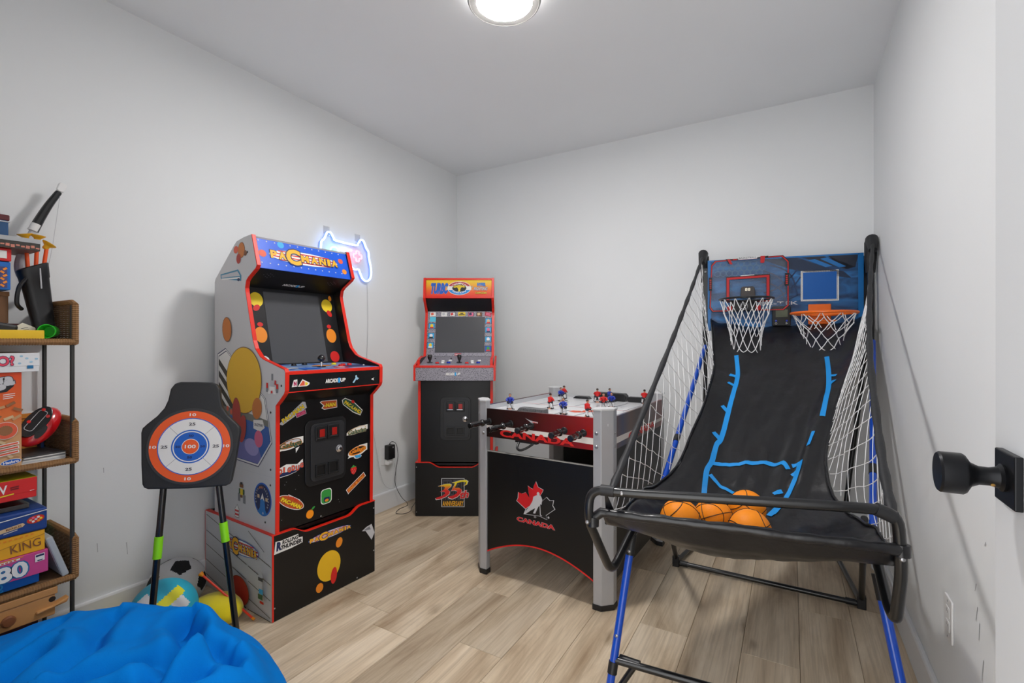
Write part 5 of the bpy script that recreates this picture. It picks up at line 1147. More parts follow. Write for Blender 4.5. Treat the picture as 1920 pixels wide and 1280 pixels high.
# ---------------------------------------------------------------- balls and cushions on the floor
def ball(name, c, r, rot, fn, mats, label, cat='ball'):
    """smooth ball; fn(direction) picks the panel colour"""
    n = 150; mb = MB(); k = n // 2; vs = []
    for i in range(k + 1):
        t = math.pi * i / k
        for j in range(n):
            a = 2 * math.pi * j / n; vs.append(Vector((math.sin(t) * math.cos(a), math.sin(t) * math.sin(a), math.cos(t))))
    fs = [(i * n + j, (i + 1) * n + j, (i + 1) * n + (j + 1) % n, i * n + (j + 1) % n) for i in range(k) for j in range(n)]
    mb.v = [tuple(v * r) for v in vs]; mb.f = [list(f) for f in fs]; mb.m = [fn((vs[f[0]] + vs[f[1]] + vs[f[2]] + vs[f[3]]).normalized()) for f in fs]
    o = mb.build(name, mats, smooth=True, angle=80, weld=False); o.location = c; o.rotation_euler = tuple(math.radians(q) for q in rot); tag(o, label, cat); return o
phi_ = (1 + 5 ** .5) / 2
ico = [Vector(v).normalized() for v in ((0, 1, phi_), (0, -1, phi_), (0, 1, -phi_), (0, -1, -phi_), (1, phi_, 0), (-1, phi_, 0), (1, -phi_, 0), (-1, -phi_, 0), (phi_, 0, 1), (-phi_, 0, 1), (phi_, 0, -1), (-phi_, 0, -1))]
def in_penta(d):
    for v in ico:
        c = d.dot(v)
        if c > .90:
            nb = sorted(ico, key=lambda q: -v.dot(q))[1:6]; e = nb[0] - v * v.dot(nb[0]); e.normalize(); f_ = v.cross(e); x = d.dot(e); y = d.dot(f_)
            ang = math.atan2(y, x); rr = math.hypot(x, y); w_ = 2 * math.pi / 5; a = (ang) % w_ - w_ / 2
            if rr * math.cos(a) < .30: return 1
    return 0
plush_g = mat('plush_grey', (188, 188, 190), .95, var=.04, vscale=60, bump=.4, bscale=240, sheen=.3); plush_k = mat('plush_black', (20, 20, 22), .95, bump=.4, bscale=240)
def view_axes(c):
    f_ = (Vector((0, 0, 1.112)) - Vector(c)).normalized(); r_ = Vector((-f_.y, f_.x, 0)).normalized(); return r_, f_.cross(r_), f_
vr, vu, vf = view_axes((-2.208, 1.003, .1055))
d1 = (vr * .15 + vu * .62 + vf * .77).normalized(); d2 = (vr * .86 - vu * .06 + vf * .5).normalized()
nb0 = sorted(ico, key=lambda q: -ico[0].dot(q))[1]
def basis(a, b): x = a.normalized(); y = (b - x * x.dot(b)).normalized(); return Matrix((x, y, x.cross(y))).transposed()
Rm = basis(d1, d2) @ basis(ico[0], nb0).transposed(); ico = [Rm @ v for v in ico]
ball('soccer_ball', (-2.208, 1.003, .1055), .105, (0, 0, 0), in_penta, [plush_g, plush_k], 'grey and black plush soccer ball against the left wall baseboard')
vb_y = mat('volleyball_yellow', (232, 226, 36), .5, bump=.15, bscale=300); vb_t = mat('volleyball_teal', (44, 176, 206), .5, bump=.15, bscale=300); vb_w = mat('volleyball_white', (226, 226, 228), .5, bump=.15, bscale=300)
wr, wu, wf = view_axes((-2.025, .876, .1105))
def vb(d):
    # broad curved panels: a yellow band with white wings on teal
    a, b, c = d.dot(wr), d.dot(wu), d.dot(wf)
    if c < -.1: return 0 if a < 0 else 1
    s = a * .80 + b * .60; t = -a * .60 + b * .80
    if -.02 < t < .30 and s < .72: return 0
    if t >= .30:
        if s < -.42: return 0
        return 2 if (s < .02 and t < .78) else 1
    if t < -.02:
        if s > .60 and t > -.45: return 1
        if s > .22 and t > -.42: return 2
        return 1 if a > -.1 else 0
    return 1
ball('volleyball', (-2.025, .876, .1105), .110, (0, 0, 0), vb, [vb_y, vb_t, vb_w], 'yellow, teal and white volleyball behind the blue beanbag')
yel_f = mat('yellow_plush', (226, 206, 20), .95, var=.06, vscale=30, bump=.35, bscale=260, sheen=.3)
def cushion(c, a, b, h, rz, label, sd):
    mb = MB()
    def f(u, v):
        th = 2 * math.pi * u; ph = math.pi * v; se = lambda q, e: math.copysign(abs(q) ** e, q)
        x = a * se(math.sin(ph), .8) * se(math.cos(th), .75); y = b * se(math.sin(ph), .8) * se(math.sin(th), .75); z = h * math.cos(ph)
        k = 1 + .10 * mnoise.noise(Vector((x * 14 + sd, y * 14, z * 14)))
        return Vector((x * k, y * k, max(-h * .8, z * k) + h * .8))
    mb.grid(f, 40, 20); o = mb.build('cushion', yel_f, smooth=True, angle=80); o.location = c; o.rotation_euler.z = math.radians(rz); return tag(o, label, 'cushion')
cushion((-1.995, 1.050, 0), .110, .074, .052, 8, 'yellow plush cushion beside the white cabinet riser', 2)
cushion((-2.268, .815, 0), .046, .060, .040, 0, 'yellow plush cushion wedged at the wall behind the volleyball', 6)
ar = thing('toy_arrow', 'orange-red toy arrow lying across the yellow cushion', 'toy arrow', (-1.966, 1.085, .07))
A_, B_ = Vector((-2.060, 1.030, .168)), Vector((-1.856, 1.118, .008)); off = Vector((-1.966, 1.085, .07))
MB().tube([A_ - off, B_ - off], .0042, 10).build('shaft', mat('arrow_red', (238, 62, 30), .4), ar, smooth=True)
d_ = (B_ - A_).normalized(); MB().tube([B_ - off - d_ * .006, B_ - off + d_ * .006], .0052, 10).build('nock', mat('arrow_orange', (246, 150, 20), .4), ar, smooth=True)
MB().tube([A_ - off + d_ * .004, A_ - off - d_ * .012], [.005, .0105], 12).build('suction_tip', mat('arrow_orange', (246, 150, 20), .4), ar, smooth=True)

# ================================================================== NEON SIGN on the left wall
ne = thing('neon_sign', 'glowing game controller neon sign on the wall above the white cabinet', 'neon sign', (-2.331, 1.98, 1.62))
def nw(y, z, d): return Vector((d, y - 1.98, z - 1.62))
right = [(2.0375, 1.7101), (2.0558, 1.7223), (2.0743, 1.7474), (2.0885, 1.7505), (2.1023, 1.7453), (2.1213, 1.7083), (2.1405, 1.6857), (2.1453, 1.6458), (2.1599, 1.5923), (2.1623, 1.5442), (2.1502, 1.5131), (2.1213, 1.4988), (2.0929, 1.5102), (2.0743, 1.5407), (2.0604, 1.5642), (2.033, 1.5606), (2.0105, 1.5683), (1.9927, 1.5871)]
mc = 1.9655; left = [(2 * mc - y, z + .0015) for (y, z) in right[::-1]]
loop = bez([nw(y, z, .020) for (y, z) in right + left], 5, True)
neon_b = mat('neon_ice_blue', (215, 232, 255), .3, emit=(176, 212, 255), estr=1.7); neon_w = mat('neon_warm_white', (255, 246, 235), .3, emit=(255, 240, 225), estr=2.2)
neon_g = mat('neon_mint', (190, 255, 235), .3, emit=(150, 255, 222), estr=2.0); neon_p = mat('neon_pink', (255, 176, 190), .3, emit=(255, 128, 150), estr=1.6)
MB().tube(loop, .0058, 10, closed=True).build('outline_tube', neon_b, ne, smooth=True)
MB().tube([q - Vector((.010, 0, 0)) for q in loop], .0050, 8, closed=True).build('tube_backing', mat('neon_silicone_blue', (120, 150, 240), .4, emit=(90, 130, 255), estr=.5), ne, smooth=True)
cr = (1.8815, 1.642); MB().tube([nw(cr[0] + .031 * math.cos(i * math.pi / 16), cr[1] + .031 * math.sin(i * math.pi / 16), .020) for i in range(32)], .0050, 10, closed=True).build('ring_tube', neon_g, ne, smooth=True)
MB().tube([nw(1.9234, 1.6705, .020), nw(2.006, 1.6735, .020)], .0055, 10).build('bar_tube', neon_w, ne, smooth=True)
cx_, cz_ = 2.0535, 1.6445; a, b = .0115, .031
cross = [(a, b), (a, a), (b, a), (b, -a), (a, -a), (a, -b), (-a, -b), (-a, -a), (-b, -a), (-b, a), (-a, a), (-a, b)]
cl_ = []
for i, (y, z) in enumerate(cross):
    y2, z2 = cross[(i + 1) % 12]; cl_ += [nw(cx_ + y + (y2 - y) * t, cz_ + z + (z2 - z) * t, .020) for t in (.18, .5, .82)]
MB().tube(cl_, .0048, 8, closed=True).build('cross_tube', neon_p, ne, smooth=True)
MB().prism([(q.y, q.z) for q in loop[::3]], (0, 0, 0), (0, 1, 0), (0, 0, 1), (1, 0, 0), .004, .007).build('acrylic_back', mat('acrylic_pale', (210, 220, 245), .1, alpha=.12), ne)
for (y, z) in ((1.838, 1.768), (2.068, 1.765)):
    MB().box(.0005, .0012, y - 1.98 - .02, y - 1.98 + .022, z - 1.62 - .025, z - 1.62 + .020).build('clear_tape', mat('clear_tape', (214, 214, 216), .25, alpha=.35), ne)
for (y, z) in ((1.848, 1.735), (2.082, 1.732)): MB().lathe([(.005, 0), (.005, .004), (.0001, .0045)], nw(y, z, .007), (1, 0, 0), 10).build('standoff', chrome, ne)
MB().tube(bez([nw(2.140, 1.497, .010), nw(2.143, 1.47, .006), nw(2.150, 1.25, .005), nw(2.142, .98, .005), nw(2.156, .75, .005), nw(2.20, .52, .005), nw(2.27, .20, .012), nw(2.36, .13, .020), nw(2.383, .18, .022), nw(2.385, .24, .02), nw(2.36, .312, .024)], 8), .0012, 6).build('cable', mat('clear_cable', (200, 200, 202), .4), ne, smooth=True)

# ================================================================== OUTLETS AND CHARGERS
plate_m = mat('outlet_white', (232, 232, 232), .35)
def outlet(name, label, o, u, n):
    t = thing(name, label, 'outlet', o); u = Vector(u); n = Vector(n)
    MB().prism(rrect(0, 0, .070, .115, .006), (0, 0, 0), u, (0, 0, 1), n, .0004, .0055).build('cover_plate', plate_m, t, bevel=.0015)
    for s in (-1, 1):
        r_ = MB().prism(rrect(0, s * .0185, .034, .029, .004), (0, 0, 0), u, (0, 0, 1), n, .0055, .0068).build('receptacle', plate_m, t, bevel=.0006)
        for (dx, h) in ((-.0065, .009), (.0065, .007)): MB().prism([(dx - .001, s * .0185 - h / 2 + .003), (dx + .001, s * .0185 - h / 2 + .003), (dx + .001, s * .0185 + h / 2 + .003), (dx - .001, s * .0185 + h / 2 + .003)], (0, 0, 0), u, (0, 0, 1), n, .0066, .0070).build('slot', DGREY, r_)
    for s in (-1, 1): MB().lathe([(.0028, 0), (.0028, .001), (.0001, .0013)], Vector((0, 0, s * .048)) + n * .0055, n, 8).build('screw', screw_m, t)
    return t
outlet('wall_outlet', 'white wall outlet low on the right wall below the door knob', (.372, 1.712, .364), (0, -1, 0), (-1, 0, 0))
outlet('wall_outlet', 'white wall outlet with two chargers plugged in between the cabinets', (-2.333, 2.302, .358), (0, 1, 0), (1, 0, 0))
pa = thing('power_adapter', 'black power adapter plugged into the outlet between the cabinets', 'power adapter', (-2.333 + .0072, 2.322, .385))
MB().box(0, .040, -.030, .030, -.046, .046).build('housing', plastic_b, pa, bevel=.004); MB().box(.0400, .0404, .006, .013, .027, .034).build('mark', LGREY, pa)
MB().tube([(.02, 0, .045), (.02, 0, .056)], .004, 8).build('strain_relief', plastic_b, pa, smooth=True)
o_ = Vector((-2.3258, 2.322, .385)); cord = [(-2.306, 2.322, .442), (-2.300, 2.34, .450), (-2.30, 2.375, .425), (-2.30, 2.392, .345), (-2.30, 2.372, .25), (-2.30, 2.367, .16), (-2.28, 2.40, .07), (-2.26, 2.445, .006), (-2.25, 2.35, .004), (-2.215, 2.285, .004), (-2.165, 2.30, .004), (-2.16, 2.36, .004), (-2.19, 2.41, .010), (-2.18, 2.45, .05)]
MB().tube([q - o_ for q in bez(cord, 8)], .0018, 6).build('cord', plastic_b, pa, smooth=True)
wc = thing('usb_charger', 'small white charger in the lower socket under the black adapter', 'charger', (-2.333 + .0072, 2.318, .318)); MB().box(0, .028, -.022, .022, -.017, .017).build('housing', plate_m, wc, bevel=.003); MB().box(.028, .034, -.008, .008, -.006, .006).build('plug', plate_m, wc, bevel=.001)

# ================================================================== WICKER SHELF
sh = thing('wicker_shelf', 'dark metal shelf rack with three wicker basket trays at the left edge', 'shelf', (-2.18, .38, 0))
SX0, SX1, SY0, SY1 = -2.312, -2.048, .125, .628
so = Vector((-2.18, .38, 0))
post_m = mat('dark_grey_metal', (52, 52, 50), .5, var=.08, vscale=40); wick = mat('wicker_brown', (112, 84, 58), .75, var=.35, vscale=70, bump=.4, bscale=120); wick2 = mat('wicker_wrap', (142, 104, 64), .7, var=.3, vscale=60)
for x in (SX0 + .006, SX1 - .006):
    for y in (SY0 + .006, SY1 - .006): MB().tube([Vector((x, y, 0)) - so, Vector((x, y, 1.235)) - so], .0062, 10).build('post', post_m, sh, smooth=True)
def wrapped(pts, r, name, parent):
    """rod wound with flat cane: ridged tube"""
    P = [Vector(p) for p in pts]; L = sum((P[i + 1] - P[i]).length for i in range(len(P) - 1)); n = max(4, int(L / .0032)); Q = []; rr = []
    seg = [(P[i + 1] - P[i]).length for i in range(len(P) - 1)]
    for i in range(n + 1):
        s = L * i / n; k = 0
        while k < len(seg) - 1 and s > seg[k]: s -= seg[k]; k += 1
        Q.append(P[k].lerp(P[k + 1], min(1, s / seg[k])) - so); rr.append(r * (1.0 if i % 2 else .86))
    return MB().tube(Q, rr, 7).build(name, wick2, parent, smooth=False)
for z in (.343, .727, 1.118):
    tr = MB().box(SX0 + .008 - so.x, SX1 - .008 - so.x, SY0 - so.y, SY1 - .008 - so.y, z - .006, z + .003).build('tray', wick, sh)
    wrapped([(SX1, SY0, z - .004), (SX1, SY1, z - .004)], .0115, 'front_rim', tr); wrapped([(SX1, SY1, z - .004), (SX0, SY1, z - .004)], .0115, 'end_rim', tr)
    hz = .125
    top = [(SX1, SY1, z + hz - .006), (SX1 - .03, SY1, z + hz + .004), (SX0 + .03, SY1, z + hz + .004), (SX0, SY1, z + hz - .006)]
    wrapped(top, .0095, 'end_top_rim', tr); wrapped([(SX1, SY1, z), (SX1, SY1, z + hz - .004)], .0105, 'corner_wrap', tr); wrapped([(SX0, SY1, z), (SX0, SY1, z + hz - .004)], .0105, 'corner_wrap', tr)
    mb = MB(); k = 0; zz = z + .008
    while zz < z + hz - .006:
        pts = [Vector((SX1 - (SX1 - SX0) * i / 24, SY1 - .002 + .0042 * math.sin(math.pi * i * .75 + math.pi * k), zz)) - so for i in range(25)]
        mb.tube(pts, .0034, 5); zz += .0068; k += 1
    for i in range(9): x = SX1 - (SX1 - SX0) * (i + .5) / 9; mb.tube([Vector((x, SY1 - .002, z)) - so, Vector((x, SY1 - .002, z + hz)) - so], .0026, 5)
    o = mb.build('woven_end', wick, tr); o['kind'] = 'stuff'

# ---------------------------------------------------------------- games and toys on the shelf
def gbox(name, label, x0, x1, y0, y1, z0, z1, m, cat='board game', bevel=.0015, top=None):
    """a box; returns its Empty; local origin at the base centre"""
    t = thing(name, label, cat, ((x0 + x1) / 2, (y0 + y1) / 2, z0)); hx, hy = (x1 - x0) / 2, (y1 - y0) / 2
    MB().box(-hx, hx, -hy, hy, 0, (z1 - z0) * (.55 if top else 1)).build('box_base' if top else 'box', m, t, bevel=bevel)
    if top: MB().box(-hx - .001, hx + .001, -hy - .001, hy + .001, (z1 - z0) * .30, z1 - z0).build('lid', top, t, bevel=bevel)
    t['_f'] = hx + .0012; return t
def fpr(t, y0c, z0): return Print((t['_f'], -y0c, -z0), (0, 1, 0), (0, 0, 1), (1, 0, 0))
def done(t): del t['_f']
cardg = lambda n, c: mat(n, c, .45, var=.04, vscale=20)
# tier three: stack of games
t = gbox('board_game_box', 'bright blue game box at the bottom of the stack on the lowest tray', -2.28, -2.066, .22, .545, .3520, .384, cardg('card_blue', (14, 104, 196)))
p = fpr(t, .3825, .3520); p.ring(ell(.452, .370, .012, .010), ell(.452, .370, .008, .006), SKYB); p.ring(ell(.455, .3575, .010, .004), ell(.455, .3575, .007, .0025), SKYB); p.build('box_print', t); done(t)
t = gbox('board_game_box', 'pink game box with a large number 80 on the lowest tray', -2.275, -2.046, .22, .561, .3845, .4545, cardg('card_pink', (206, 74, 140)))
p = fpr(t, .3905, .3845); p.text('80', .478, .413, .072, .048, WHITE, 6, off=.035, outline=mat('print_teal_blue', (24, 110, 160), .5), ooff=.05); p.build('box_print', t)
p = fpr(t, .3905, .3845); p.poly([(.530, .423), (.552, .424), (.552, .447), (.530, .446)], WHITE); p.poly([(.5315, .438), (.5505, .439), (.5505, .445), (.5315, .444)], NAVY); p.poly([(.534, .428), (.548, .4285), (.546, .425), (.536, .425)], NAVY); p.build('box_badge', t)
p = fpr(t, .3905, .3845); p.poly([(.40, .439), (.496, .445), (.496, .4515), (.40, .446)], WHITE); p.polys([rot_rect(.44 + i * .009, .4445 + i * .0005, .006, .0035, 2) for i in range(6)], SALMON); p.poly([(.40, .452), (.505, .4535), (.50, .4500), (.40, .4490)], ORG); p.build('box_print', t); done(t)
t = gbox('board_game_box', 'golden yellow game box lettered KING on the lowest tray', -2.27, -2.05, .22, .554, .4555, .519, cardg('card_gold', (238, 172, 28)))
p = fpr(t, .387, .4555); p.text('KING', .510, .482, .068, .026, BRN, 4, off=.0); p.build('box_print', t); p = fpr(t, .387, .4555); p.poly([(.40, .478), (.553, .505), (.553, .506), (.40, .479)], BRN); p.polys([rot_rect(.44 + i * .012, .5085 + i * .0006, .007, .004, 4) for i in range(8)], ORG); p.build('box_print', t); done(t)
t = gbox('game_tin', 'navy blue tin lettered MARBLES with an oval picture of marbles', -2.275, -2.045, .22, .559, .5205, .5900, cardg('tin_navy', (22, 62, 132)), 'tin', .006)
p = fpr(t, .3895, .5205); p.poly([(.40, .567), (.5585, .580), (.5585, .5825), (.40, .5695)], WHITE); p.build('tin_line', t)
p = fpr(t, .3895, .5205); p.poly(ell(.531, .559, .021, .0125, 24, 8), BRN); p.poly(ell(.531, .559, .0195, .011, 24, 8), RED)
for i, c in enumerate((YEL, WHITE, PINK, TAN, WHITE, ORG, LGREY)): a = i * 2 * math.pi / 6; p.poly(ell(.531 + (.012 * math.cos(a) if i < 6 else 0), .559 + (.0065 * math.sin(a) if i < 6 else 0), .0038, .0034, 8), c)
p.build('tin_picture', t); p = fpr(t, .3895, .5205); p.poly([(.43, .545), (.502, .556), (.507, .550), (.502, .5445), (.43, .533)], TAN); p.text('MARBLES', .482, .547, .034, .0065, BRN, 7, off=.03); p.poly([(.46, .535), (.49, .540), (.49, .5375), (.46, .5325)], LGREY); p.build('tin_banner', t); done(t)
t = gbox('photo_case', 'flat dark glossy case lying on the navy tin', -2.26, -2.075, .24, .525, .5915, .606, mat('gloss_dark_print', (60, 58, 58), .2, var=.5, vscale=18, coat=.5), 'case'); done(t)
t = gbox('card_box', 'small teal box lying behind the flat dark case', -2.29, -2.262, .42, .575, .5915, .626, cardg('card_teal', (70, 168, 150)), 'box'); done(t)
t = gbox('board_game_box', 'red game box with a yellow top and white letter N, topmost of the lowest stack', -2.27, -2.055, .22, .536, .6275, .690, cardg('card_red', (214, 34, 34)), top=cardg('card_red', (214, 34, 34)))
MB().box(-.1085, .1085, -.159, .159, .0626, .0632).build('top_print', cardg('card_yellow', (232, 214, 24)), t); p = fpr(t, .378, .6275); p.text('W', .455, .665, .032, .026, WHITE, 3, off=.02); p.polys([rot_rect(.4865, .669, .019, .004, 4), rot_rect(.4865, .663, .018, .004, 4)], mat('print_dark_red', (120, 20, 20), .5)); p.poly(rot_rect(.465, .647, .040, .0035, 6), YEL); p.poly(rot_rect(.525, .650, .010, .0012, 6), WHITE); p.build('box_print', t); done(t)
# leaning slabs
def lean(name, label, c, size, rot, m, cat, bevel=.003, face=None):
    o = thing(name, label, cat, c, rot=tuple(math.radians(q) for q in rot)); MB().box(-size[0] / 2, size[0] / 2, -size[1] / 2, size[1] / 2, 0, size[2]).build('body', m, o, bevel=bevel)
    if face: MB().box(-size[0] / 2 + .008, size[0] / 2 - .008, -size[1] / 2 - .0006, -size[1] / 2 + .001, .008, size[2] - .008).build('face', face, o)
    return o
lean('toy_tablet', 'grey toy tablet leaning beside the stacked games on the lowest tray', (-2.135, .606, .3495), (.17, .018, .145), (17, 0, 0), mat('tablet_grey', (176, 182, 186), .4), 'toy', .004, mat('tablet_face', (196, 200, 202), .3))
lean('notebook', 'mint green notebook leaning behind the grey toy tablet', (-2.262, .600, .3475), (.066, .010, .215), (9, 0, 0), cardg('card_mint', (96, 206, 186)), 'notebook', .001)
# wooden toy under the lowest tray, on a dark box
t = gbox('storage_box', 'dark red lettered box on the floor under the lowest tray', -2.28, -2.075, .20, .545, .001, .236, cardg('card_maroon', (74, 24, 26)), 'box'); p = fpr(t, .3725, .001); p.text('ID', .468, .205, .03, .02, LGREY, 0, off=.02); p.build('box_print', t); done(t)
wood = mat('pine_toy', (206, 150, 92), .45, var=.16, vscale=14)
wt = thing('wooden_toy_box', 'pine wooden toy chest with a round brown knob under the lowest tray', 'wooden toy', (-2.15, .42, .2375))
MB().box(-.09, .105, -.19, .158, 0, .066).build('body', wood, wt, bevel=.004); MB().box(-.092, .108, -.192, .163, .066, .090).build('lid', wood, wt, bevel=.003)
MB().lathe([(.013, 0), (.016, .006), (.0165, .012), (.013, .017), (.0001, .018)], (.105, .049, .033), (1, 0, 0), 20).build('knob', mat('brown_knob', (136, 84, 52), .4), wt, smooth=True)
MB().lathe([(.0085, 0), (.0085, .0006), (.0001, .0007)], (.105, .150, .052), (1, 0, 0), 18).build('hole', mat('hole_dark', (40, 26, 18), .8), wt)
MB().prism([(.110, .020), (.185, .030), (.190, .046), (.172, .040), (.150, .032), (.112, .030)], (.085, 0, 0), (0, 1, 0), (0, 0, 1), (1, 0, 0), 0, .03).build('latch', wood, wt, bevel=.004)
# tier two
t = gbox('tower_game_box', 'tall orange game box with a wood-block picture on the middle tray', -2.20, -2.058, .22, .503, .7305, 1.020, gradmat('card_orange_fire', [(0, (214, 172, 128)), (.35, (206, 150, 100)), (.55, (222, 110, 44)), (1, (226, 70, 22))], 2, 0, .29), bevel=.001)
p = fpr(t, .3615, .7305); p.poly([(.36, 1.018), (.488, .996), (.485, .978), (.470, .962), (.36, .950)], BLACK); p.text('Jenga', .432, .989, .110, .050, LGREY, 8, off=.06, outline=DGREY); p.build('box_print', t)
rg = random.Random(5)
for i in range(16):
    y_, z_ = rg.uniform(.44, .495), rg.uniform(.745, .93)
    if abs(z_ - .845) < .03: continue
    p = fpr(t, .3615, .7305); p.lift = .0006 + .0002 * i; p.poly(rot_rect(y_, z_, .022, .008, rg.uniform(-50, 40)), [TAN, mat('print_wood', (196, 150, 104), .5), mat('print_wood_dark', (150, 100, 62), .5)][i % 3]); p.build('block_print', t)
p = fpr(t, .3615, .7305); p.lift = .005; p.poly(ell(.466, .845, .027, .026, 28), WHITE); p.ring(ell(.466, .845, .026, .025, 28), ell(.466, .845, .016, .015, 28), SALMON); p.poly(ell(.466, .845, .016, .015, 20), mat('print_wood_dark', (150, 100, 62), .5)); p.build('round_badge', t)
for z_ in (.800, .787, .774): p = fpr(t, .3615, .7305); p.lift = .005; p.poly(rot_rect(.465, z_, .062, .009, 8), WHITE); p.poly(rot_rect(.465, z_, .058, .005, 8), SALMON); p.build('slogan_strip', t)
p = fpr(t, .3615, .7305); p.lift = .0055; p.poly(ell(.478, .748, .023, .0085, 24, 6), WHITE); p.poly(ell(.478, .748, .0215, .0075, 24, 6), BLUE); p.text('Hasbro', .478, .748, .034, .0085, WHITE, 6, off=.03); p.build('maker_mark', t)
p = fpr(t, .3615, .7305); p.lift = .005; p.polys([rot_rect(.474, .955, .026, .002, 7), rot_rect(.474, .949, .026, .002, 7), rot_rect(.472, .943, .022, .002, 7)], WHITE); p.build('small_print', t); done(t)
t = gbox('board_game_box', 'white game box with a pink question mark lying on the tall orange box', -2.27, -2.05, .20, .541, 1.0210, 1.080, cardg('card_white', (226, 228, 230)), top=cardg('card_white', (226, 228, 230)))
p = fpr(t, .3705, 1.021); p.text('WHO?', .435, 1.055, .10, .030, mat('print_pink_red', (226, 70, 96), .5), 2, off=.03, outline=NAVY, ooff=.035); p.build('box_print', t); p = fpr(t, .3705, 1.021); p.poly([(.513, 1.031), (.527, 1.031), (.527, 1.041), (.513, 1.041)], mat('print_teal_blue', (24, 110, 160), .5)); p.build('maker_mark', t)
p = fpr(t, .3705, 1.021); p.polys([ell(y_, z_, .004, .003, 8) for (y_, z_) in ((.496, 1.048), (.512, 1.063), (.522, 1.052), (.50, 1.070), (.534, 1.061))], mat('print_pale_blue', (160, 200, 222), .5)); o = p.build('dot_print', t); o['kind'] = 'stuff'
MB().box(-.105, .105, -.168, .168, .0592, .0600).build('top_print', mat('box_top_brown', (110, 88, 70), .6, var=.3, vscale=12), t); done(t)
t = gbox('card_game_box', 'small orange box with a white top behind the red handheld game', -2.300, -2.235, .50, .585, .7305, .872, cardg('card_amber', (226, 150, 56)), 'box', top=cardg('card_amber', (226, 150, 56)))
MB().box(-.033, .033, -.043, .043, .1415, .1422).build('top_print', WHITE, t); p = fpr(t, .5425, .7305); p.poly(ell(.572, .858, .009, .009), BLUE); p.poly(ell(.571, .859, .005, .004), GRN); p.build('globe_print', t); p = fpr(t, .5425, .7305); p.polys([rot_rect(.548, .855 - i * .010, .022, .003, 3) for i in range(5)], BRN); p.build('text_print', t); done(t)
for i, (c, nm) in enumerate((((206, 210, 214), 'white magazine at the bottom of the pile on the middle tray'), ((120, 120, 122), 'grey magazine between the white and the dark one on the middle tray'), ((66, 66, 68), 'dark magazine on top of the pile under the red handheld game'))):
    mz = thing('magazine', nm, 'magazine', (-2.155, .557 - .004 * i, .7302 + i * .0082), rz=4 * i); MB().box(-.085, .085, -.052, .052, 0, .0036).build('back_pages', WHITE, mz); MB().box(-.086, .086, -.053, .053, .0036, .0078).build('cover', mat('magazine_%d' % i, c, .4), mz); mz['group'] = 'magazines on the middle tray'
hg = thing('handheld_game', 'red oval electronic game with a black face on the middle tray', 'handheld game', (-2.130, .5625, .836), rot=(math.radians(0), math.radians(-28), math.radians(-18)))
hr_ = mat('toy_gloss_red', (206, 22, 30), .2, coat=.5)
def eg(a, b, h, x0):   # oval disc, face towards +x, tilted in its own plane
    mb = MB(); c, s_ = math.cos(math.radians(-32)), math.sin(math.radians(-32))
    def f(u, v):
        th = 2 * math.pi * u; ph = math.pi * v; y = a * math.sin(ph) ** .8 * math.cos(th); z = b * math.sin(ph) ** .8 * math.sin(th); return Vector((x0 + h * math.cos(ph), y * c - z * s_, y * s_ + z * c))
    return mb.grid(f, 36, 18)
eg(.043, .072, .026, 0).build('body', hr_, hg, smooth=True, angle=80)
c_, s_ = math.cos(math.radians(-32)), math.sin(math.radians(-32)); RT = lambda pts: [(y * c_ - z * s_, y * s_ + z * c_) for (y, z) in pts]
MB().prism(RT(ell(-.010, .004, .028, .057, 32)), (0, 0, 0), (0, 1, 0), (0, 0, 1), (1, 0, 0), .015, .0275).build('face_panel', mat('face_black', (14, 14, 16), .25), hg, bevel=.002)
p = Print((.0275, 0, 0), (0, 1, 0), (0, 0, 1), (1, 0, 0)); p.ring(RT(rrect(-.012, .006, .024, .075, .008)), RT(rrect(-.012, .006, .021, .072, .007)), LGREY); p.build('face_line', hg)
for (y, z) in ((-.016, .045), (-.024, -.005), (.006, .030)): q = RT([(y, z)])[0]; MB().lathe([(.005, 0), (.005, .003), (.0001, .004)], (.0275, q[0], q[1]), (1, 0, 0), 12).build('button', btn_red, hg)
q = RT([(.024, -.03)])[0]; p = Print((.0262, 0, 0), (0, 1, 0), (0, 0, 1), (1, 0, 0)); p.poly(RT(ell(.020, -.022, .010, .024)), BLACK); p.build('badge', hg)
lean('blue_booklet', 'blue booklet standing behind the red handheld game', (-2.245, .592, .7305), (.09, .008, .10), (6, 0, 0), cardg('card_deep_blue', (20, 64, 124)), 'booklet', .001)
# top tray
t = gbox('flat_yellow_box', 'flat yellow box along the front of the top tray', -2.135, -2.060, .25, .556, 1.1215, 1.151, cardg('card_bright_yellow', (240, 196, 36)), 'box'); done(t)
gc = thing('green_cup', 'bright green plastic cup lying on its side on the top tray', 'cup', (-2.096, .577, 1.1485), rot=(math.radians(90), 0, math.radians(62)))
prof = [(.0195, -.03), (.0215, .028), (.0225, .030), (.0205, .030), (.0180, -.026), (.0001, -.026)]
MB().lathe([(.0001, -.03)] + prof, (0, 0, 0), (0, 0, 1), 32).build('cup_body', mat('neon_green_plastic', (40, 214, 44), .35), gc, smooth=True, angle=50)
lean('dark_toy', 'dark grey plastic toy lying behind the flat yellow box', (-2.165, .455, 1.1345), (.05, .11, .045), (-12, 0, 0), plastic_d, 'toy', .008)
lean('maroon_book', 'maroon book lying behind the dark plastic toy', (-2.245, .47, 1.1222), (.09, .13, .052), (0, 0, 0), cardg('card_wine', (96, 34, 40)), 'book', .002)
tgc = thing('house_card', 'white house-shaped paper card with handwriting on the top tray', 'card', (-2.145, .535, 1.1300), rot=(math.radians(4), math.radians(-14), math.radians(4)))
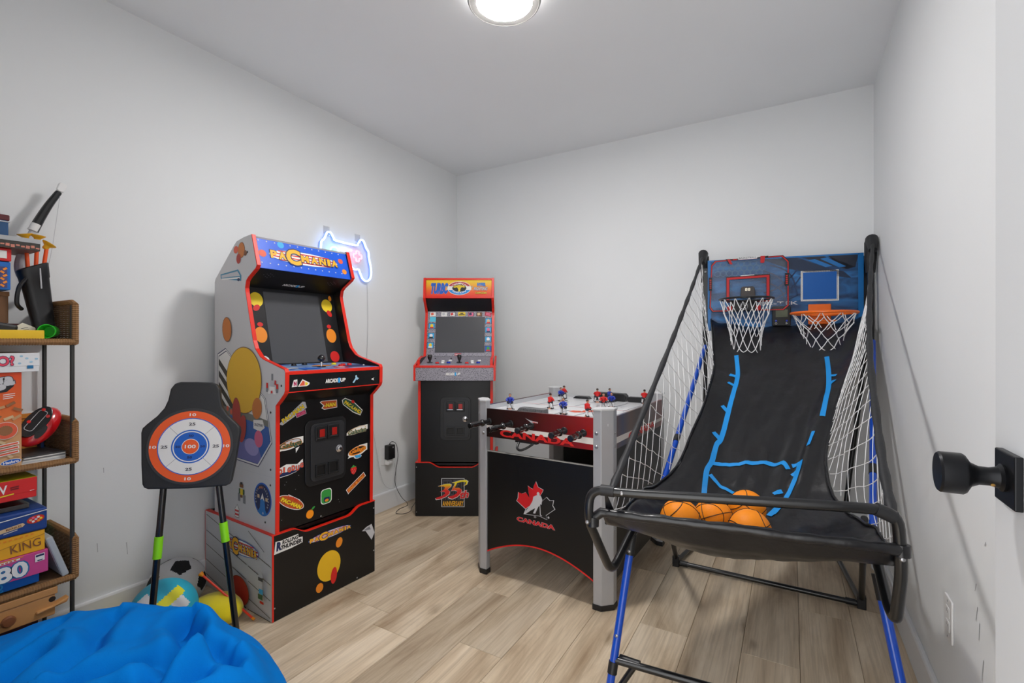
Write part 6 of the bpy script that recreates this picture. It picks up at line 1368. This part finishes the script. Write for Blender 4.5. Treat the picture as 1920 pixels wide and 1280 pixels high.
MB().prism([(-.026, 0), (.022, 0), (.024, .022), (.030, .028), (-.002, .048), (-.034, .028), (-.026, .022)], (0, 0, .0), (0, 1, 0), (0, 0, 1), (1, 0, 0), 0, .001).build('card', mat('cream_card', (222, 216, 198), .7), tgc)
p = Print((.001, 0, 0), (0, 1, 0), (0, 0, 1), (1, 0, 0)); p.polys([rot_rect(.0, .030, .018, .0015, 12), rot_rect(.002, .024, .016, .0015, 8), rot_rect(-.001, .018, .014, .0015, 10)], DGREY); p.poly(ell(-.018, .010, .005, .006), MAG); p.build('writing', tgc)
t = gbox('wooden_crate', 'small brown wooden crate at the back of the top tray', -2.292, -2.205, .24, .508, 1.1752, 1.277, mat('crate_brown', (122, 84, 52), .6, var=.2, vscale=20), 'crate'); MB().box(-.0445, .046, -.135, .136, .088, .1022).build('crate_rim', mat('crate_rim_brown', (150, 106, 66), .6, var=.2, vscale=20), t, bevel=.001); done(t)
t = gbox('blue_tin', 'bright blue tin with orange lettering standing on the wooden crate', -2.285, -2.140, .22, .4985, 1.2780, 1.368, cardg('tin_blue', (18, 104, 190)), 'tin', .004); p = fpr(t, .35925, 1.278); p.poly(rot_rect(.482, 1.318, .016, .066, 0), mat('print_dusk', (70, 70, 120), .5)); p.polys([rot_rect(.482 + (.003 if i % 2 else -.003), 1.292 + i * .0105, .010, .006, 35 if i % 2 else -35) for i in range(6)], ORG); p.build('tin_lettering', t); done(t)
t = gbox('red_card_box', 'red card box with a white label on the blue tin', -2.28, -2.135, .22, .499, 1.3690, 1.409, cardg('card_red', (214, 34, 34)), 'box', .003); p = fpr(t, .3595, 1.369); p.poly([(.44, 1.377), (.488, 1.377), (.488, 1.401), (.44, 1.401)], WHITE); p.build('label_print', t); done(t)
t = gbox('board_game_box', 'flat grey game box with a pink and black lettered edge near the shelf top', -2.29, -2.12, .20, .562, 1.4100, 1.448, mat('box_edge_print', (120, 74, 62), .5, var=.6, vscale=90), top=cardg('card_pale_grey', (176, 178, 180)))
p = fpr(t, .381, 1.410); p.poly([(.20, 1.4105), (.561, 1.4105), (.561, 1.434), (.20, 1.434)], mat('box_edge_print2', (52, 50, 46), .5, var=.5, vscale=120)); p.polys([rot_rect(.44 + i * .0115, 1.4195 + .002 * math.sin(i * 2.3), .009, .007 + .003 * math.sin(i * 1.7), 15 * math.sin(i * 3.1)) for i in range(11)], mat('print_coral', (206, 130, 110), .5, var=.4, vscale=150)); p.build('box_print', t); done(t)
t = gbox('small_tin', 'small dark blue tin with a maroon lid on top of the grey game box', -2.28, -2.16, .24, .4985, 1.4490, 1.518, cardg('tin_midnight', (34, 78, 124)), 'tin', .004, top=None); MB().box(-.062, .0622, -.1312, .1312, .052, .0705).build('lid', cardg('tin_maroon', (92, 30, 34)), t, bevel=.003); MB().box(-.0624, .0624, -.1316, .1316, .047, .050).build('rim_line', LGREY, t); done(t)
# quiver with two arrows, toy bow
qv = thing('toy_quiver', 'black plastic toy quiver leaning in the right end of the top tray', 'toy quiver', (-2.165, .588, 1.1255), rot=(math.radians(7), math.radians(-4), 0))
qm = mat('quiver_black', (22, 22, 25), .38, var=.05, vscale=30)
mb = MB(); N_ = 28
def qs(s, k): return [(math.copysign(abs(math.cos(2 * math.pi * i / N_)) ** .7, math.cos(2 * math.pi * i / N_)) * s * .8, math.copysign(abs(math.sin(2 * math.pi * i / N_)) ** .7, math.sin(2 * math.pi * i / N_)) * s) for i in range(N_)]
rings = [(0, .024, 0), (.004, .026, 0), (.045, .0290, 0), (.047, .0280, 0), (.195, .0355, -.35), (.198, .0375, -.35), (.240, .0400, -.55), (.243, .037, -.55), (.20, .032, -.3), (.06, .022, 0)]
vs = []
for (z, s, sl) in rings: vs += [(x, y, z + sl * y * -.6) for (x, y) in qs(s, 0)]
fs = [(i * N_ + j, i * N_ + (j + 1) % N_, (i + 1) * N_ + (j + 1) % N_, (i + 1) * N_ + j) for i in range(len(rings) - 1) for j in range(N_)]; fs += [list(range(N_))[::-1], [(len(rings) - 1) * N_ + j for j in range(N_)]]
mb.add(vs, fs).build('quiver_body', qm, qv, smooth=True, angle=40); MB().tube(bez([(.022, -.026, .20), (.034, -.05, .17), (.034, -.062, .12), (.02, -.05, .10)], 6), .006, 8).build('clip', qm, qv, smooth=True)
MB().tube([(.0295, .004, .165), (.0300, .010, .232)], .0022, 6).build('trim_line', LGREY, qv)
arr_o = mat('arrow_bright_orange', (242, 88, 28), .4); suc = mat('suction_amber', (240, 178, 30), .35)
for i, (yt, zt, yb, lab) in enumerate(((.546, 1.462, .556, 'orange toy arrow in the quiver, leftmost yellow suction cup behind the game box'), (.574, 1.462, .567, 'orange toy arrow in the quiver with the middle and tallest yellow suction cup'), (.597, 1.440, .579, 'orange toy arrow in the quiver with the yellow cup tilted right'))):
    x_ = -2.196 + .003 * i; ta = thing('toy_arrow', lab, 'toy arrow', (x_, yb, 1.30), group='suction arrows in the quiver')
    tip_ = Vector((0, yt - yb, zt - 1.30)); MB().tube([(0, 0, -.02), tip_], .0055, 12).build('shaft', arr_o, ta, smooth=True)
    MB().lathe([(.0058, -.012), (.0085, -.008), (.0085, 0), (.012, .003), (.019, .009), (.0200, .012), (.015, .0115), (.0001, .008)], tip_, tip_.normalized() + Vector((.1, (-.2, .05, .5)[i], 0)), 24).build('suction_cup', suc, ta, smooth=True, angle=60)
bw_ = thing('toy_bow', 'black and white toy bow leaning against the wall above the shelf', 'toy bow', (-2.262, .53, 1.27))
B = lambda y, z, x=0: Vector((x, y - .53, z - 1.27))
bowl = bez([B(.556, 1.32, .02), B(.548, 1.37, .012), B(.560, 1.44, .006), B(.585, 1.51, .002), B(.618, 1.59, 0), B(.648, 1.65, 0)], 6)
MB().tube(bowl[:20], [.013 + .004 * math.sin(i * .3) for i in range(20)], 10).build('riser', mat('bow_pale', (206, 208, 212), .4), bw_, smooth=True)
MB().tube(bowl[17:], [.0145 - .0004 * i for i in range(len(bowl) - 17)], 10).build('limb', plastic_b, bw_, smooth=True)
MB().tube([B(.579, 1.497, .004), B(.588, 1.522, .004)], .0135, 12).build('limb_clip', plate_m, bw_, smooth=True)
tip = MB().prism(rrect(0, 0, .022, .034, .008), B(.655, 1.668, -.006), Vector((0, .95, -.3)), Vector((0, .3, .95)), (1, 0, 0), 0, .014).build('limb_tip', plate_m, bw_, bevel=.003)
MB().tube([B(.652, 1.655, .004), B(.630, 1.45, .004), B(.606, 1.31, .012)], .0008, 5).build('bowstring', LGREY, bw_)
MB().tube([B(.552, 1.30, .02), B(.585, 1.295, .02), B(.612, 1.318, .014)], [.012, .010, .009], 10).build('lower_limb', plastic_b, bw_, smooth=True)

# ================================================================== BEANBAG in the foreground
bag_m = mat('blue_cotton', (0, 122, 212), .9, spec=.1, var=.12, vscale=7, bump=.25, bscale=500)
bgt = thing('beanbag', 'large crumpled bright blue beanbag on the floor in the foreground', 'beanbag', (-1.44, .48, 0))
CREASE = [([(-1.47, .70), (-1.42, .66), (-1.35, .625), (-1.275, .591), (-1.24, .52)], .050, .022), ([(-1.36, .66), (-1.30, .640), (-1.24, .655), (-1.17, .668)], .042, .022), ([(-1.64, .60), (-1.56, .535), (-1.476, .497), (-1.44, .42)], .026, .024), ([(-1.73, .51), (-1.645, .435), (-1.60, .33)], .018, .018),
          ([(-1.275, .591), (-1.33, .50), (-1.38, .40)], .030, .026), ([(-1.18, .60), (-1.20, .50), (-1.27, .40)], .030, .026), ([(-1.55, .40), (-1.50, .30), (-1.40, .22)], .03, .03), ([(-1.23, .76), (-1.197, .661)], .010, .010), ([(-1.05, .62), (-1.10, .55), (-1.12, .42)], .03, .025)]
BC = Vector((-1.425, .48))
def seg_d(p, a, b):
    ab = b - a; t = max(0, min(1, (p - a).dot(ab) / ab.length_squared)); return (p - a - ab * t).length, (ab.x * (p - a).y - ab.y * (p - a).x)
def bag(u, v):
    th = 2 * math.pi * u; ph = math.pi * v
    d = Vector((math.sin(ph) * math.cos(th), math.sin(ph) * math.sin(th), math.cos(ph)))
    se = lambda q, e: math.copysign(abs(q) ** e, q)
    n1 = mnoise.noise(d * 1.3 + Vector((3, 1, 2))); n2 = mnoise.noise(d * 3.1 + Vector((5, 2, 2)))
    k = 1 + .035 * n1 + .020 * n2
    s_ = se(math.sin(ph), .8)
    x, y, z = .512 * s_ * math.cos(th) * k, .36 * s_ * math.sin(th) * k, .152 + .206 * se(math.cos(ph), .8) * (k if math.cos(ph) > 0 else 1)
    c, sn = math.cos(math.radians(8)), math.sin(math.radians(8)); x, y = x * c - y * sn, x * sn + y * c
    P2 = Vector((x, y)) + BC; up = max(0, min(1, (z - .12) / .12)); dz_ = 0
    w_ = Vector((mnoise.noise(Vector((x * 6, y * 6, 1))), mnoise.noise(Vector((x * 6, y * 6, 7))))) * .02
    for (pl_, dep_, wd) in CREASE:
        best = min((seg_d(P2 + w_, Vector(pl_[i]), Vector(pl_[i + 1])) for i in range(len(pl_) - 1)), key=lambda q: q[0])
        dd = best[0]; sgn = 1 if best[1] > 0 else -1
        dz_ += -dep_ * math.exp(-(dd / wd) ** 2) + dep_ * .55 * math.exp(-((dd - 2.0 * wd) / (1.3 * wd)) ** 2) * (1.2 if sgn > 0 else .5)
    dz_ += .010 * mnoise.noise(Vector((x * 9 + y * 3, y * 5, 2))) + .004 * mnoise.noise(Vector((x * 26, y * 15, 3)))
    dz_ += .055 * max(0, -x)
    r_ = 1 + .02 * mnoise.noise(Vector((th_c(th) * 2, z * 14, 5))) * (1 - up)
    return Vector((x * r_, y * r_, max(.002, z + dz_ * up - .004)))
def th_c(t): return math.sin(t) + math.cos(t * 2)
MB().grid(bag, 240, 120).build('cover', bag_m, bgt, smooth=True, angle=180, weld=True)
